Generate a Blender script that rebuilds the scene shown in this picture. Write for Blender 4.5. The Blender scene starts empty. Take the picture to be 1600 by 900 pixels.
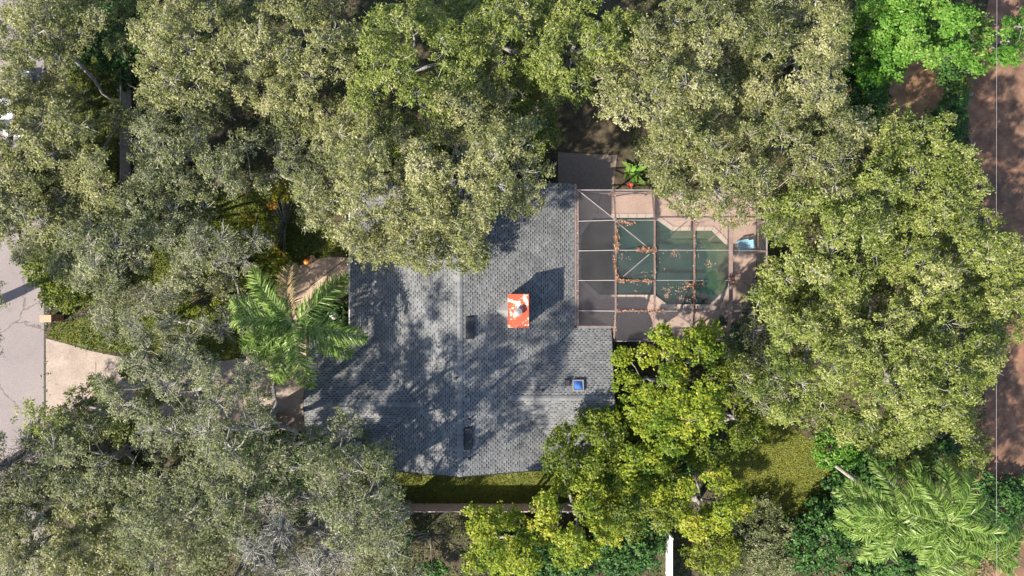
import bpy, bmesh, math
import numpy as np
from mathutils import Vector, Matrix

# ------------------------------------------------------------------ camera, sky, sun, exposure
S = bpy.context.scene
C = S.collection
CAM_H = 48.0
cam_d = bpy.data.cameras.new('camera')
cam_d.lens = 24; cam_d.sensor_width = 36; cam_d.clip_end = 2000
cam = bpy.data.objects.new('camera', cam_d); C.objects.link(cam)
cam.location = (0, 0, CAM_H)
cam.rotation_euler = (0, 0, 0)
S.camera = cam

SUN_EL = math.radians(39)
SUN_TO = Vector((-0.80, -0.60, 0)).normalized()          # towards the sun, on the ground
world = bpy.data.worlds.new('World'); S.world = world; world.use_nodes = True
wn = world.node_tree
sky = wn.nodes.new('ShaderNodeTexSky'); sky.sky_type = 'NISHITA'; sky.sun_disc = False
sky.sun_elevation = SUN_EL; sky.sun_rotation = math.atan2(SUN_TO.x, SUN_TO.y)
wn.links.new(sky.outputs[0], wn.nodes['Background'].inputs[0])
wn.nodes['Background'].inputs[1].default_value = 0.115
sl = bpy.data.lights.new('sun', 'SUN'); sl.energy = 4.8; sl.angle = math.radians(0.8); sl.color = (1.0, 0.935, 0.83)
sun = bpy.data.objects.new('sun', sl); C.objects.link(sun)
sd = Vector((SUN_TO.x*math.cos(SUN_EL), SUN_TO.y*math.cos(SUN_EL), math.sin(SUN_EL)))
sun.rotation_euler = (-sd).to_track_quat('-Z', 'Y').to_euler()
sun.location = sd*80
S.view_settings.view_transform = 'Standard'; S.view_settings.look = 'None'
S.view_settings.gamma = 1.0; S.view_settings.use_curve_mapping = False
S.view_settings.exposure = 1.52
S.render.engine = 'CYCLES'
S.cycles.max_bounces = 6; S.cycles.diffuse_bounces = 3; S.cycles.transparent_max_bounces = 24
S.cycles.sample_clamp_indirect = 4.0; S.cycles.transmission_bounces = 4; S.cycles.glossy_bounces = 2

K = 0.045                                                # metres per photo pixel on the ground
def P(px, py, z=0.0):
    s = K*(CAM_H - z)/CAM_H
    return ((px-800)*s, (450-py)*s)
def topx(x, y, z):
    s = K*(CAM_H - z)/CAM_H
    return 800 + x/s, 450 - y/s

# ------------------------------------------------------------------ helpers
def link(o, parent=None):
    C.objects.link(o)
    if parent is not None: o.parent = parent
    return o
def tag(o, label=None, cat=None, group=None, kind=None):
    if label: o['label'] = label
    if cat: o['category'] = cat
    if group: o['group'] = group
    if kind: o['kind'] = kind
    return o
def empty(name, loc=(0, 0, 0), rz=0.0):
    o = bpy.data.objects.new(name, None); C.objects.link(o)
    o.location = loc; o.rotation_euler = (0, 0, rz); o.empty_display_size = 0.3
    return o
def np_mesh(name, V, F, mat, tint=None, smooth=False):
    """V (n,3) and F (m,k) -> mesh; tint is one float for each face"""
    V = np.ascontiguousarray(V, np.float32); F = np.ascontiguousarray(F, np.int32)
    m, k = F.shape
    me = bpy.data.meshes.new(name)
    me.vertices.add(len(V)); me.vertices.foreach_set('co', V.ravel())
    me.loops.add(m*k); me.loops.foreach_set('vertex_index', F.ravel())
    me.polygons.add(m); me.polygons.foreach_set('loop_start', np.arange(0, m*k, k, dtype=np.int32))
    if smooth: me.polygons.foreach_set('use_smooth', np.ones(m, bool))
    if tint is not None:
        a = me.attributes.new('tint', 'FLOAT', 'FACE')
        a.data.foreach_set('value', np.ascontiguousarray(tint, np.float32))
    me.update(calc_edges=True)
    me.materials.append(mat)
    return me
def obj(name, me, parent=None, loc=None):
    o = bpy.data.objects.new(name, me)
    if loc is not None: o.location = loc
    return link(o, parent)

class MB:
    """collects faces and links them as one mesh object"""
    def __init__(self): self.v = []; self.f = []; self.t = []
    def poly(self, pts, t=0.5):
        n = len(self.v); self.v += [tuple(p) for p in pts]; self.f.append(tuple(range(n, n+len(pts)))); self.t.append(t)
    def faces(self, pts, fs, t=0.5):
        n = len(self.v); self.v += [tuple(p) for p in pts]
        for f in fs: self.f.append(tuple(n+i for i in f)); self.t.append(t)
    def box(self, x0, x1, y0, y1, z0, z1, t=0.5, M=None):
        p = [(x0,y0,z0),(x1,y0,z0),(x1,y1,z0),(x0,y1,z0),(x0,y0,z1),(x1,y0,z1),(x1,y1,z1),(x0,y1,z1)]
        if M is not None: p = [tuple(M @ Vector(q)) for q in p]
        self.faces(p, [(3,2,1,0),(4,5,6,7),(0,1,5,4),(1,2,6,5),(2,3,7,6),(3,0,4,7)], t)
    def bar(self, a, b, w, h, t=0.5):
        """a box beam from a to b; w wide across, h high"""
        a, b = Vector(a), Vector(b); d = (b-a); L = d.length; d.normalize()
        up = Vector((0,0,1)) if abs(d.z) < 0.95 else Vector((0,1,0))
        s = d.cross(up).normalized(); u = s.cross(d)
        M = Matrix((( d.x,s.x,u.x,a.x),(d.y,s.y,u.y,a.y),(d.z,s.z,u.z,a.z),(0,0,0,1)))
        self.box(0, L, -w/2, w/2, -h/2, h/2, t, M)
    def tube(self, pts, rad, n=8, t=0.5, cap=True):
        pts = [Vector(p) for p in pts]; rings = []
        base = len(self.v)
        for i, p in enumerate(pts):
            d = (pts[min(i+1, len(pts)-1)] - pts[max(i-1, 0)]).normalized()
            up = Vector((0,0,1)) if abs(d.z) < 0.9 else Vector((1,0,0))
            s = d.cross(up).normalized(); u = s.cross(d)
            r = rad[i] if isinstance(rad, (list, tuple)) else rad
            for k in range(n):
                a = 2*math.pi*k/n
                self.v.append(tuple(p + s*(r*math.cos(a)) + u*(r*math.sin(a))))
        for i in range(len(pts)-1):
            for k in range(n):
                a = base+i*n+k; b = base+i*n+(k+1) % n
                self.f.append((a, b, b+n, a+n)); self.t.append(t)
        if cap:
            self.f.append(tuple(base+k for k in reversed(range(n)))); self.t.append(t)
            self.f.append(tuple(base+(len(pts)-1)*n+k for k in range(n))); self.t.append(t)
    def prism(self, poly, z0, z1, t=0.5):
        n = len(poly); b = len(self.v)
        self.v += [(x, y, z0) for x, y in poly] + [(x, y, z1) for x, y in poly]
        self.f.append(tuple(b+i for i in reversed(range(n)))); self.t.append(t)
        self.f.append(tuple(b+n+i for i in range(n))); self.t.append(t)
        for i in range(n):
            j = (i+1) % n
            self.f.append((b+i, b+j, b+n+j, b+n+i)); self.t.append(t)
    def build(self, name, mat, parent=None, loc=None, bevel=0.0, smooth=False):
        me = bpy.data.meshes.new(name); me.from_pydata(self.v, [], self.f)
        a = me.attributes.new('tint', 'FLOAT', 'FACE'); a.data.foreach_set('value', np.array(self.t, np.float32))
        me.materials.append(mat)
        if bevel:
            bm = bmesh.new(); bm.from_mesh(me)
            bmesh.ops.bevel(bm, geom=list(bm.edges), offset=bevel, segments=2, affect='EDGES', profile=0.6)
            bm.to_mesh(me); bm.free()
        if smooth: me.polygons.foreach_set('use_smooth', np.ones(len(me.polygons), bool))
        me.update()
        return obj(name, me, parent, loc)

# ------------------------------------------------------------------ materials
def new_mat(name):
    m = bpy.data.materials.new(name); m.use_nodes = True
    return m, m.node_tree, m.node_tree.nodes['Principled BSDF']
def ramp(nt, stops):
    r = nt.nodes.new('ShaderNodeValToRGB'); e = r.color_ramp.elements
    e[0].position, e[0].color = stops[0][0], (*stops[0][1], 1)
    e[1].position, e[1].color = stops[-1][0], (*stops[-1][1], 1)
    for p, c in stops[1:-1]:
        n = e.new(p); n.color = (*c, 1)
    return r
def noise(nt, scale, detail=6, rough=0.6, coord='Object'):
    tc = nt.nodes.new('ShaderNodeTexCoord'); n = nt.nodes.new('ShaderNodeTexNoise')
    n.inputs['Scale'].default_value = scale; n.inputs['Detail'].default_value = detail
    n.inputs['Roughness'].default_value = rough
    nt.links.new(tc.outputs[coord], n.inputs['Vector'])
    return n
def mix(nt, a, b, fac=0.5, mode='MIX'):
    m = nt.nodes.new('ShaderNodeMix'); m.data_type = 'RGBA'; m.blend_type = mode
    for s, v in ((m.inputs[6], a), (m.inputs[7], b), (m.inputs[0], fac)):
        if hasattr(v, 'is_output'): nt.links.new(v, s)
        elif isinstance(v, (int, float)): s.default_value = v
        else: s.default_value = (*v, 1)
    return m.outputs[2]
def bump(nt, bs, h, strength=0.4, dist=0.02):
    b = nt.nodes.new('ShaderNodeBump'); b.inputs['Strength'].default_value = strength; b.inputs['Distance'].default_value = dist
    nt.links.new(h, b.inputs['Height']); nt.links.new(b.outputs[0], bs.inputs['Normal'])
def noisy(name, stops, scale, rough=0.8, bumpd=0.0, second=None, metallic=0.0, detail=8):
    m, nt, bs = new_mat(name)
    n = noise(nt, scale, detail); r = ramp(nt, stops); nt.links.new(n.outputs[0], r.inputs[0])
    col = r.outputs[0]
    if second:                                           # (scale, stops): multiplied over
        n2 = noise(nt, second[0], 5); r2 = ramp(nt, second[1]); nt.links.new(n2.outputs[0], r2.inputs[0])
        col = mix(nt, col, r2.outputs[0], 1.0, 'MULTIPLY')
    nt.links.new(col, bs.inputs['Base Color']); bs.inputs['Roughness'].default_value = rough
    bs.inputs['Metallic'].default_value = metallic
    if bumpd: bump(nt, bs, n.outputs[0], 0.6, bumpd)
    return m
def tinted(name, stops, rough=0.7, nscale=6.0, namt=0.35, spec=0.4):
    m, nt, bs = new_mat(name)
    at = nt.nodes.new('ShaderNodeAttribute'); at.attribute_name = 'tint'
    r = ramp(nt, stops); nt.links.new(at.outputs['Fac'], r.inputs[0])
    n = noise(nt, nscale, 6); r2 = ramp(nt, [(0.3, (1-namt,)*3), (0.7, (1+namt*0.3,)*3)]); nt.links.new(n.outputs[0], r2.inputs[0])
    nt.links.new(mix(nt, r.outputs[0], r2.outputs[0], 1.0, 'MULTIPLY'), bs.inputs['Base Color'])
    bs.inputs['Roughness'].default_value = rough; bs.inputs['Specular IOR Level'].default_value = spec
    return m
def leafmat(name, stops, trans=0.28, rough=0.5, tcol=1.25):
    m, nt, bs = new_mat(name)
    at = nt.nodes.new('ShaderNodeAttribute'); at.attribute_name = 'tint'
    r = ramp(nt, stops); nt.links.new(at.outputs['Fac'], r.inputs[0])
    nt.links.new(r.outputs[0], bs.inputs['Base Color']); bs.inputs['Roughness'].default_value = rough
    bs.inputs['Specular IOR Level'].default_value = 0.2
    tr = nt.nodes.new('ShaderNodeBsdfTranslucent')
    nt.links.new(mix(nt, r.outputs[0], (tcol, tcol, tcol*0.6), 1.0, 'MULTIPLY'), tr.inputs[0])
    mx = nt.nodes.new('ShaderNodeMixShader'); mx.inputs[0].default_value = trans
    nt.links.new(bs.outputs[0], mx.inputs[1]); nt.links.new(tr.outputs[0], mx.inputs[2])
    nt.links.new(mx.outputs[0], nt.nodes['Material Output'].inputs[0])
    return m

M = {}
M['soil'] = noisy('forest_soil', [(0.28, (0.020, 0.016, 0.009)), (0.5, (0.055, 0.042, 0.024)), (0.72, (0.11, 0.085, 0.05))], 2.2, 0.95, 0.05,
                  (0.25, [(0.35, (0.55, 0.6, 0.5)), (0.65, (1.1, 1.0, 0.9))]))
M['dirt'] = noisy('red_brown_dirt', [(0.25, (0.075, 0.038, 0.023)), (0.5, (0.16, 0.085, 0.052)), (0.75, (0.26, 0.155, 0.095))], 1.6, 0.95, 0.05,
                  (0.35, [(0.35, (0.6, 0.62, 0.62)), (0.68, (1.25, 1.12, 1.0))]))
M['lawn'] = noisy('lawn_turf', [(0.3, (0.045, 0.052, 0.010)), (0.55, (0.09, 0.095, 0.016)), (0.75, (0.14, 0.13, 0.03))], 3.0, 0.95, 0.03)
M['street'] = noisy('street_concrete', [(0.3, (0.155, 0.130, 0.124)), (0.7, (0.205, 0.174, 0.166))], 9.0, 0.9, 0.004,
                    (0.35, [(0.3, (0.86, 0.86, 0.87)), (0.7, (1.05, 1.03, 1.02))]))
M['drive'] = noisy('driveway_concrete', [(0.3, (0.22, 0.172, 0.141)), (0.7, (0.31, 0.252, 0.208))], 7.0, 0.9, 0.004,
                   (0.8, [(0.3, (0.72, 0.70, 0.68)), (0.66, (1.1, 1.08, 1.05))]))
M['walk'] = noisy('walkway_concrete', [(0.3, (0.31, 0.215, 0.155)), (0.7, (0.40, 0.295, 0.215))], 8.0, 0.9, 0.004,
                  (1.2, [(0.3, (0.75, 0.73, 0.70)), (0.66, (1.08, 1.06, 1.04))]))
M['deck'] = noisy('pool_deck', [(0.3, (0.29, 0.20, 0.157)), (0.7, (0.36, 0.26, 0.208))], 10.0, 0.85, 0.003,
                  (0.6, [(0.3, (0.80, 0.78, 0.77)), (0.7, (1.06, 1.04, 1.03))]))
M['coping'] = noisy('pool_coping', [(0.3, (0.30, 0.23, 0.185)), (0.7, (0.37, 0.295, 0.245))], 12.0, 0.8, 0.002)
M['basin'] = noisy('algae_plaster', [(0.3, (0.06, 0.11, 0.08)), (0.55, (0.09, 0.16, 0.11)), (0.75, (0.15, 0.23, 0.16))], 0.9, 0.9)
M['step'] = noisy('stained_step_plaster', [(0.3, (0.22, 0.18, 0.075)), (0.7, (0.32, 0.27, 0.13))], 2.5, 0.9)
M['joint'] = noisy('dark_joint', [(0.3, (0.03, 0.027, 0.024)), (0.7, (0.06, 0.055, 0.05))], 5, 0.95)
M['shingle'] = tinted('roof_shingle', [(0.0, (0.012, 0.0125, 0.014)), (0.22, (0.036, 0.037, 0.040)), (0.3, (0.115, 0.116, 0.115)), (0.6, (0.155, 0.155, 0.152)), (1.0, (0.23, 0.23, 0.225))],
                      0.9, 0.8, 0.28, 0.2)
M['deckwood'] = noisy('roof_deck', [(0.3, (0.05, 0.05, 0.052)), (0.7, (0.08, 0.08, 0.082))], 4, 0.9)
M['stucco'] = noisy('wall_stucco', [(0.3, (0.42, 0.37, 0.31)), (0.7, (0.50, 0.45, 0.38))], 6, 0.9, 0.004)
M['white'] = noisy('white_paint', [(0.3, (0.70, 0.69, 0.67)), (0.7, (0.80, 0.79, 0.77))], 5, 0.5)
M['vinyl'] = noisy('fence_board', [(0.3, (0.52, 0.47, 0.45)), (0.7, (0.66, 0.61, 0.58))], 3, 0.6)
M['wood'] = noisy('shade_grey_fence_wood', [(0.3, (0.16, 0.13, 0.12)), (0.7, (0.28, 0.24, 0.22))], 4, 0.85)  # grey tone includes the shade on the fence's inner face
M['metal_dark'] = noisy('dark_vent_metal', [(0.3, (0.010, 0.010, 0.012)), (0.7, (0.018, 0.018, 0.02))], 6, 0.7)
M['alu'] = noisy('cage_aluminium', [(0.3, (0.105, 0.068, 0.058)), (0.7, (0.17, 0.115, 0.10))], 3, 0.6)
M['alu_white'] = noisy('pale_cage_aluminium', [(0.3, (0.17, 0.145, 0.138)), (0.7, (0.25, 0.22, 0.21))], 3, 0.5)
M['alu_brown'] = noisy('brown_cage_gutter', [(0.3, (0.13, 0.085, 0.075)), (0.7, (0.22, 0.15, 0.13))], 3, 0.6)
M['bark'] = noisy('oak_bark', [(0.3, (0.10, 0.088, 0.075)), (0.55, (0.19, 0.175, 0.155)), (0.75, (0.32, 0.30, 0.27))], 5, 0.95, 0.03)
M['twig'] = tinted('grey_twig', [(0, (0.13, 0.115, 0.095)), (0.5, (0.27, 0.25, 0.215)), (1, (0.46, 0.435, 0.385))], 0.9, 3, 0.3, 0.1)
M['palm_trunk'] = noisy('palm_trunk', [(0.3, (0.16, 0.135, 0.11)), (0.7, (0.36, 0.33, 0.29))], 4, 0.9, 0.03)
M['log'] = noisy('log_bark', [(0.3, (0.10, 0.07, 0.05)), (0.7, (0.24, 0.18, 0.135))], 4, 0.95, 0.03)
M['litter'] = tinted('dry_leaf', [(0, (0.09, 0.04, 0.025)), (0.5, (0.24, 0.11, 0.06)), (1, (0.38, 0.25, 0.17))], 0.9, 3, 0.2, 0.1)
M['orange'] = noisy('orange_rind', [(0.3, (0.62, 0.15, 0.008)), (0.7, (0.75, 0.24, 0.02))], 9, 0.5)
M['terracotta'] = noisy('terracotta', [(0.3, (0.09, 0.035, 0.022)), (0.7, (0.15, 0.06, 0.035))], 7, 0.8)
M['brick'] = tinted('pier_brick', [(0, (0.26, 0.12, 0.07)), (0.5, (0.40, 0.21, 0.13)), (1, (0.52, 0.31, 0.20))], 0.9, 9, 0.3, 0.2)
M['mortar'] = noisy('mortar', [(0.3, (0.34, 0.30, 0.26)), (0.7, (0.44, 0.40, 0.35))], 12, 0.95)
M['cap'] = noisy('pier_cap', [(0.3, (0.30, 0.18, 0.11)), (0.7, (0.40, 0.25, 0.165))], 9, 0.85)
M['blue'] = noisy('faded_blue_plastic', [(0.3, (0.13, 0.29, 0.39)), (0.7, (0.21, 0.39, 0.49))], 6, 0.45)
M['carpaint'] = noisy('white_car_paint', [(0.4, (0.44, 0.46, 0.49)), (0.6, (0.50, 0.52, 0.55))], 3, 0.2)
M['rubber'] = noisy('tyre_rubber', [(0.4, (0.02, 0.02, 0.02)), (0.6, (0.03, 0.03, 0.03))], 8, 0.8)
M['glass_dark'] = noisy('tinted_glass', [(0.4, (0.012, 0.014, 0.017)), (0.6, (0.02, 0.022, 0.026))], 2, 0.05)
M['petal'] = noisy('red_bract', [(0.3, (0.42, 0.03, 0.02)), (0.7, (0.6, 0.06, 0.04))], 8, 0.6)
M['wire'] = noisy('cable', [(0.4, (0.16, 0.155, 0.15)), (0.6, (0.2, 0.195, 0.19))], 4, 0.5)

def skylight_mat():
    m, nt, bs = new_mat('skylight_dome')
    n = noise(nt, 2.0); r = ramp(nt, [(0.35, (0.02, 0.07, 0.25)), (0.65, (0.06, 0.15, 0.42))]); nt.links.new(n.outputs[0], r.inputs[0])
    nt.links.new(r.outputs[0], bs.inputs['Base Color']); bs.inputs['Roughness'].default_value = 0.15
    return m
M['skylight'] = skylight_mat()
def rust_cap():
    m, nt, bs = new_mat('peeling_red_chimney_cap')
    n = noise(nt, 1.45, 9, 0.68)
    r = ramp(nt, [(0.0, (0.30, 0.034, 0.012)), (0.52, (0.40, 0.058, 0.020)), (0.545, (0.52, 0.28, 0.15)), (0.58, (0.56, 0.53, 0.48)), (1.0, (0.66, 0.64, 0.60))])
    nt.links.new(n.outputs[0], r.inputs[0]); nt.links.new(r.outputs[0], bs.inputs['Base Color'])
    bs.inputs['Roughness'].default_value = 0.6
    return m
M['rust_cap'] = rust_cap()
def screen_mat():
    m, nt, bs = new_mat('insect_screen')
    bs.inputs['Base Color'].default_value = (0.15, 0.135, 0.135, 1); bs.inputs['Roughness'].default_value = 0.9
    bs.inputs['Specular IOR Level'].default_value = 0.1
    tr = nt.nodes.new('ShaderNodeBsdfTransparent'); mx = nt.nodes.new('ShaderNodeMixShader')
    n = noise(nt, 0.6, 4); r = ramp(nt, [(0.3, (0.10,)*3), (0.7, (0.20,)*3)]); nt.links.new(n.outputs[0], r.inputs[0])
    nt.links.new(r.outputs[0], mx.inputs[0])
    nt.links.new(tr.outputs[0], mx.inputs[1]); nt.links.new(bs.outputs[0], mx.inputs[2])
    nt.links.new(mx.outputs[0], nt.nodes['Material Output'].inputs[0])
    return m
M['screen'] = screen_mat()
def water_mat():
    m, nt, bs = new_mat('pool_water')
    nt.nodes.remove(bs)
    tr = nt.nodes.new('ShaderNodeBsdfTransparent'); gl = nt.nodes.new('ShaderNodeBsdfGlossy'); gl.inputs['Roughness'].default_value = 0.12
    tr.inputs[0].default_value = (0.93, 0.97, 0.95, 1)
    fr = nt.nodes.new('ShaderNodeFresnel'); fr.inputs[0].default_value = 1.33
    n = noise(nt, 2.5, 3); b = nt.nodes.new('ShaderNodeBump'); b.inputs['Strength'].default_value = 0.025; b.inputs['Distance'].default_value = 0.03
    nt.links.new(n.outputs[0], b.inputs['Height']); nt.links.new(b.outputs[0], gl.inputs['Normal']); nt.links.new(b.outputs[0], fr.inputs['Normal'])
    mx = nt.nodes.new('ShaderNodeMixShader'); ge = nt.nodes.new('ShaderNodeNewGeometry')
    iv = nt.nodes.new('ShaderNodeMath'); iv.operation = 'SUBTRACT'; iv.inputs[0].default_value = 1.0; nt.links.new(ge.outputs['Backfacing'], iv.inputs[1])
    ml = nt.nodes.new('ShaderNodeMath'); ml.operation = 'MULTIPLY'; nt.links.new(fr.outputs[0], ml.inputs[0]); nt.links.new(iv.outputs[0], ml.inputs[1])
    nt.links.new(ml.outputs[0], mx.inputs[0])                # no reflection from below the surface
    df = nt.nodes.new('ShaderNodeBsdfDiffuse'); n3 = noise(nt, .5, 4); r3 = ramp(nt, [(.35, (.010, .038, .034)), (.65, (.022, .070, .058))]); nt.links.new(n3.outputs[0], r3.inputs[0]); nt.links.new(r3.outputs[0], df.inputs[0])
    m3 = nt.nodes.new('ShaderNodeMixShader'); m3.inputs[0].default_value = .5; nt.links.new(tr.outputs[0], m3.inputs[1]); nt.links.new(df.outputs[0], m3.inputs[2])
    nt.links.new(m3.outputs[0], mx.inputs[1]); nt.links.new(gl.outputs[0], mx.inputs[2])
    nt.links.new(mx.outputs[0], nt.nodes['Material Output'].inputs['Surface'])
    va = nt.nodes.new('ShaderNodeVolumeAbsorption'); va.inputs['Color'].default_value = (0.20, 0.66, 0.56, 1); va.inputs['Density'].default_value = 0.95
    nt.links.new(va.outputs[0], nt.nodes['Material Output'].inputs['Volume'])
    return m
M['water'] = water_mat()

LEAF = {
 'oak':    leafmat('oak_leaf',        [(0, (0.026, 0.038, 0.010)), (0.40, (0.136, 0.150, 0.046)), (0.8, (0.245, 0.243, 0.093)), (1, (0.38, 0.355, 0.20))], .34),
 'oakg':   leafmat('green_oak_leaf',  [(0, (0.022, 0.042, 0.008)), (0.40, (0.124, 0.160, 0.028)), (0.8, (0.225, 0.250, 0.058)), (1, (0.34, 0.335, 0.14))], .34),
 'oakd':   leafmat('grey_oak_leaf',   [(0, (0.022, 0.034, 0.013)), (0.40, (0.114, 0.132, 0.049)), (0.8, (0.205, 0.217, 0.096)), (1, (0.34, 0.33, 0.205))], .34),
 'yellow': leafmat('yellow_leaf',     [(0, (0.045, 0.090, 0.008)), (0.4, (0.145, 0.200, 0.016)), (0.8, (0.27, 0.295, 0.028)), (1, (0.38, 0.33, 0.05))], 0.40),
 'dark':   leafmat('deep_green_leaf', [(0, (0.012, 0.035, 0.008)), (0.5, (0.038, 0.098, 0.020)), (1, (0.09, 0.17, 0.04))]),
 'bright': leafmat('bright_leaf',     [(0, (0.022, 0.08, 0.008)), (0.5, (0.085, 0.20, 0.022)), (1, (0.20, 0.30, 0.06))], 0.36),
 'lime':   leafmat('lime_leaf',       [(0, (0.035, 0.060, 0.006)), (0.5, (0.115, 0.150, 0.014)), (1, (0.22, 0.23, 0.028))], 0.35),
 'palm':   leafmat('palm_leaflet',    [(0, (0.035, 0.08, 0.012)), (0.5, (0.12, 0.20, 0.03)), (1, (0.30, 0.35, 0.12))], 0.34, 0.35),  # palest stop paints whitish highlights on the leaflets
 'palm_dry': leafmat('dry_palm_leaflet', [(0, (0.10, 0.07, 0.035)), (0.5, (0.22, 0.16, 0.08)), (1, (0.34, 0.26, 0.14))], 0.2, 0.8),
 'croton': leafmat('orange_yellow_leaf', [(0, (0.06, 0.09, 0.008)), (0.6, (0.20, 0.22, 0.014)), (.85, (.30, .22, .02)), (1, (0.42, 0.15, 0.02))], 0.35),
 'grass':  leafmat('grass_blade',     [(0, (0.045, 0.075, 0.008)), (0.5, (0.13, 0.165, 0.014)), (1, (0.25, 0.24, 0.035))], 0.3, 0.7),
}

# ------------------------------------------------------------------ the ground
def poly_px(pts, z=0.0): return [P(a, b, z) for a, b in pts]
def sheet(name, pts, z, mat, parent=None, kind='structure'):
    mb = MB(); mb.poly([(x, y, z) for x, y in pts])
    o = mb.build(name, mat, parent)
    if parent is None: o['kind'] = kind
    return o
# pool outline (ground metres)
POOL = poly_px([(927,340),(1022,340),(1050,360),(1112,360),(1138,386),(1138,450),(1110,476),(1042,476),(1022,461),(936,461),(907,434),(907,368)])[::-1]
g = MB()
gx = 160.0
# one ground sheet with a hole where the pool is sunk
def sheet_with_hole(mb, outer, hole, z):
    bm = bmesh.new()
    def ring(ps):
        vs = [bm.verts.new((x, y, z)) for x, y in ps]
        return [bm.edges.new((vs[i], vs[(i+1) % len(vs)])) for i in range(len(vs))]
    e = ring(outer) + ring(hole)
    bmesh.ops.triangle_fill(bm, use_beauty=True, edges=e)
    bm.verts.index_update()
    for f in bm.faces:
        ids = [v.co[:] for v in f.verts]
        if f.normal.z < 0: ids = ids[::-1]
        mb.poly(ids)
    bm.free()
sheet_with_hole(g, [(-gx,-gx),(gx,-gx),(gx,gx),(-gx,gx)], POOL, 0.0)
g.build('ground', M['soil'])['kind'] = 'structure'
STREET_X = P(70, 0)[0]
sheet('street', [(-60,-90),(STREET_X-0.06,-90),(STREET_X-0.06,90),(-60,90)], 0.012, M['street'])
sheet('street_gutter_joint', [(STREET_X-0.07,-90),(STREET_X+0.03,-90),(STREET_X+0.03,90),(STREET_X-0.07,90)], 0.008, M['joint'])
def stains(m, scale, lo):
    nt = m.node_tree; bs = nt.nodes['Principled BSDF']; src = bs.inputs['Base Color'].links[0].from_socket
    n = noise(nt, scale, 10, .75); r = ramp(nt, [(.30, (lo,)*3), (.42, (1,1,1)), (1, (1,1,1))]); nt.links.new(n.outputs[0], r.inputs[0])
    v = nt.nodes.new('ShaderNodeTexVoronoi'); v.feature = 'DISTANCE_TO_EDGE'; v.inputs['Scale'].default_value = .16
    tc = nt.nodes.new('ShaderNodeTexCoord'); nw = noise(nt, 1.1, 6, .7); ad = nt.nodes.new('ShaderNodeVectorMath'); ad.operation = 'ADD'
    nt.links.new(tc.outputs['Object'], ad.inputs[0]); nt.links.new(nw.outputs['Color'], ad.inputs[1]); nt.links.new(ad.outputs[0], v.inputs['Vector'])
    r2 = ramp(nt, [(0.0, (.45,.43,.42)), (.004, (.6,.58,.57)), (.008, (1,1,1))]); nt.links.new(v.outputs['Distance'], r2.inputs[0])
    nt.links.new(mix(nt, mix(nt, src, r.outputs[0], 1.0, 'MULTIPLY'), r2.outputs[0], 1.0, 'MULTIPLY'), bs.inputs['Base Color'])
stains(M['street'], .9, .72); stains(M['drive'], 1.3, .62); stains(M['deck'], 1.1, .72)
drive = [(72,529),(100,536),(140,548),(180,556),(250,566),(330,566),(410,556),(500,556),(500,672),(430,676),(330,668),(200,648),(120,640),(72,652)]
sheet('driveway', [P(*p) for p in drive][::-1], 0.016, M['drive'])
for xa in (150, 240, 330, 430):
    x0, y0 = P(xa, 552); x1, y1 = P(xa, 662)
    sheet('driveway_joint', [(x0-0.02, y1+0.4), (x0+0.02, y1+0.4), (x0+0.02, y0-0.6), (x0-0.02, y0-0.6)], 0.020, M['joint'])
walk = [(455,478),(456,455),(461,432),(470,415),(484,404),(520,402),(556,402),(556,428),(520,440),(497,450),(486,470),(480,500),(478,560),(455,560)]
sheet('front_walk', [P(*p) for p in walk][::-1], 0.016, M['walk'])
a, b = P(486, 446), P(543, 403)
wj = MB(); wj.bar((*a, 0.021), (*b, 0.021), 0.05, 0.002); wj.build('walk_joint', M['joint'])['kind'] = 'structure'
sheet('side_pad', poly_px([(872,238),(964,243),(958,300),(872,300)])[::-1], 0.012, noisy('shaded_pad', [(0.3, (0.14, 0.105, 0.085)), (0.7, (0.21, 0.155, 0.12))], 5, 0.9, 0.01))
sheet('dirt_lot', poly_px([(1512,100),(1530,60),(1560,-60),(1900,-60),(1900,960),(1500,960),(1520,800),(1500,720),(1540,560),(1530,420),(1540,300),(1512,210)])[::-1], 0.008, M['dirt'])
sheet('dirt_patch', poly_px([(1390,90),(1440,80),(1475,100),(1480,190),(1400,205),(1380,180)])[::-1], 0.010,
      noisy('orange_dirt', [(0.3, (0.13, 0.065, 0.035)), (0.5, (0.27, 0.14, 0.075)), (0.7, (0.36, 0.24, 0.10))], 1.5, 0.95, 0.03))

LAWNS = [
 ('lawn', poly_px([(560,728),(900,728),(1010,745),(1000,780),(860,786),(640,786),(560,776)]), 260, 0.0),
 ('lawn', poly_px([(1150,640),(1215,655),(1290,700),(1330,760),(1290,800),(1150,810),(1120,720)]), 300, 0.25),
 ('lawn', poly_px([(74,526),(84,506),(120,500),(190,470),(300,470),(440,520),(430,556),(330,562),(190,552),(130,543)]), 220, 0.12),
 ('lawn', poly_px([(210,320),(330,300),(480,310),(540,395),(470,410),(450,470),(330,470),(210,440)]), 220, 0.05),
 ('lawn', poly_px([(105,90),(183,90),(183,330),(120,330),(100,250)]), 240, 0.2),
]
def in_poly(poly, X, Y):
    poly = np.asarray(poly); ins = np.zeros(len(X), bool); j = len(poly)-1
    for i in range(len(poly)):
        xi, yi = poly[i]; xj, yj = poly[j]
        c = ((yi > Y) != (yj > Y)) & (X < (xj-xi)*(Y-yi)/(yj-yi+1e-12)+xi)
        ins ^= c; j = i
    return ins
rng = np.random.default_rng(7)
LAWN_LABELS = ['short shaded lawn between the house and the back fence',
  'sunlit olive yellow lawn right of the yellow green tree', 'bright grass verge beside the driveway and mailbox pier',
  'yellow green lawn under the oaks left of the front walk', 'small mossy lawn patch left of the side fence']
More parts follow.
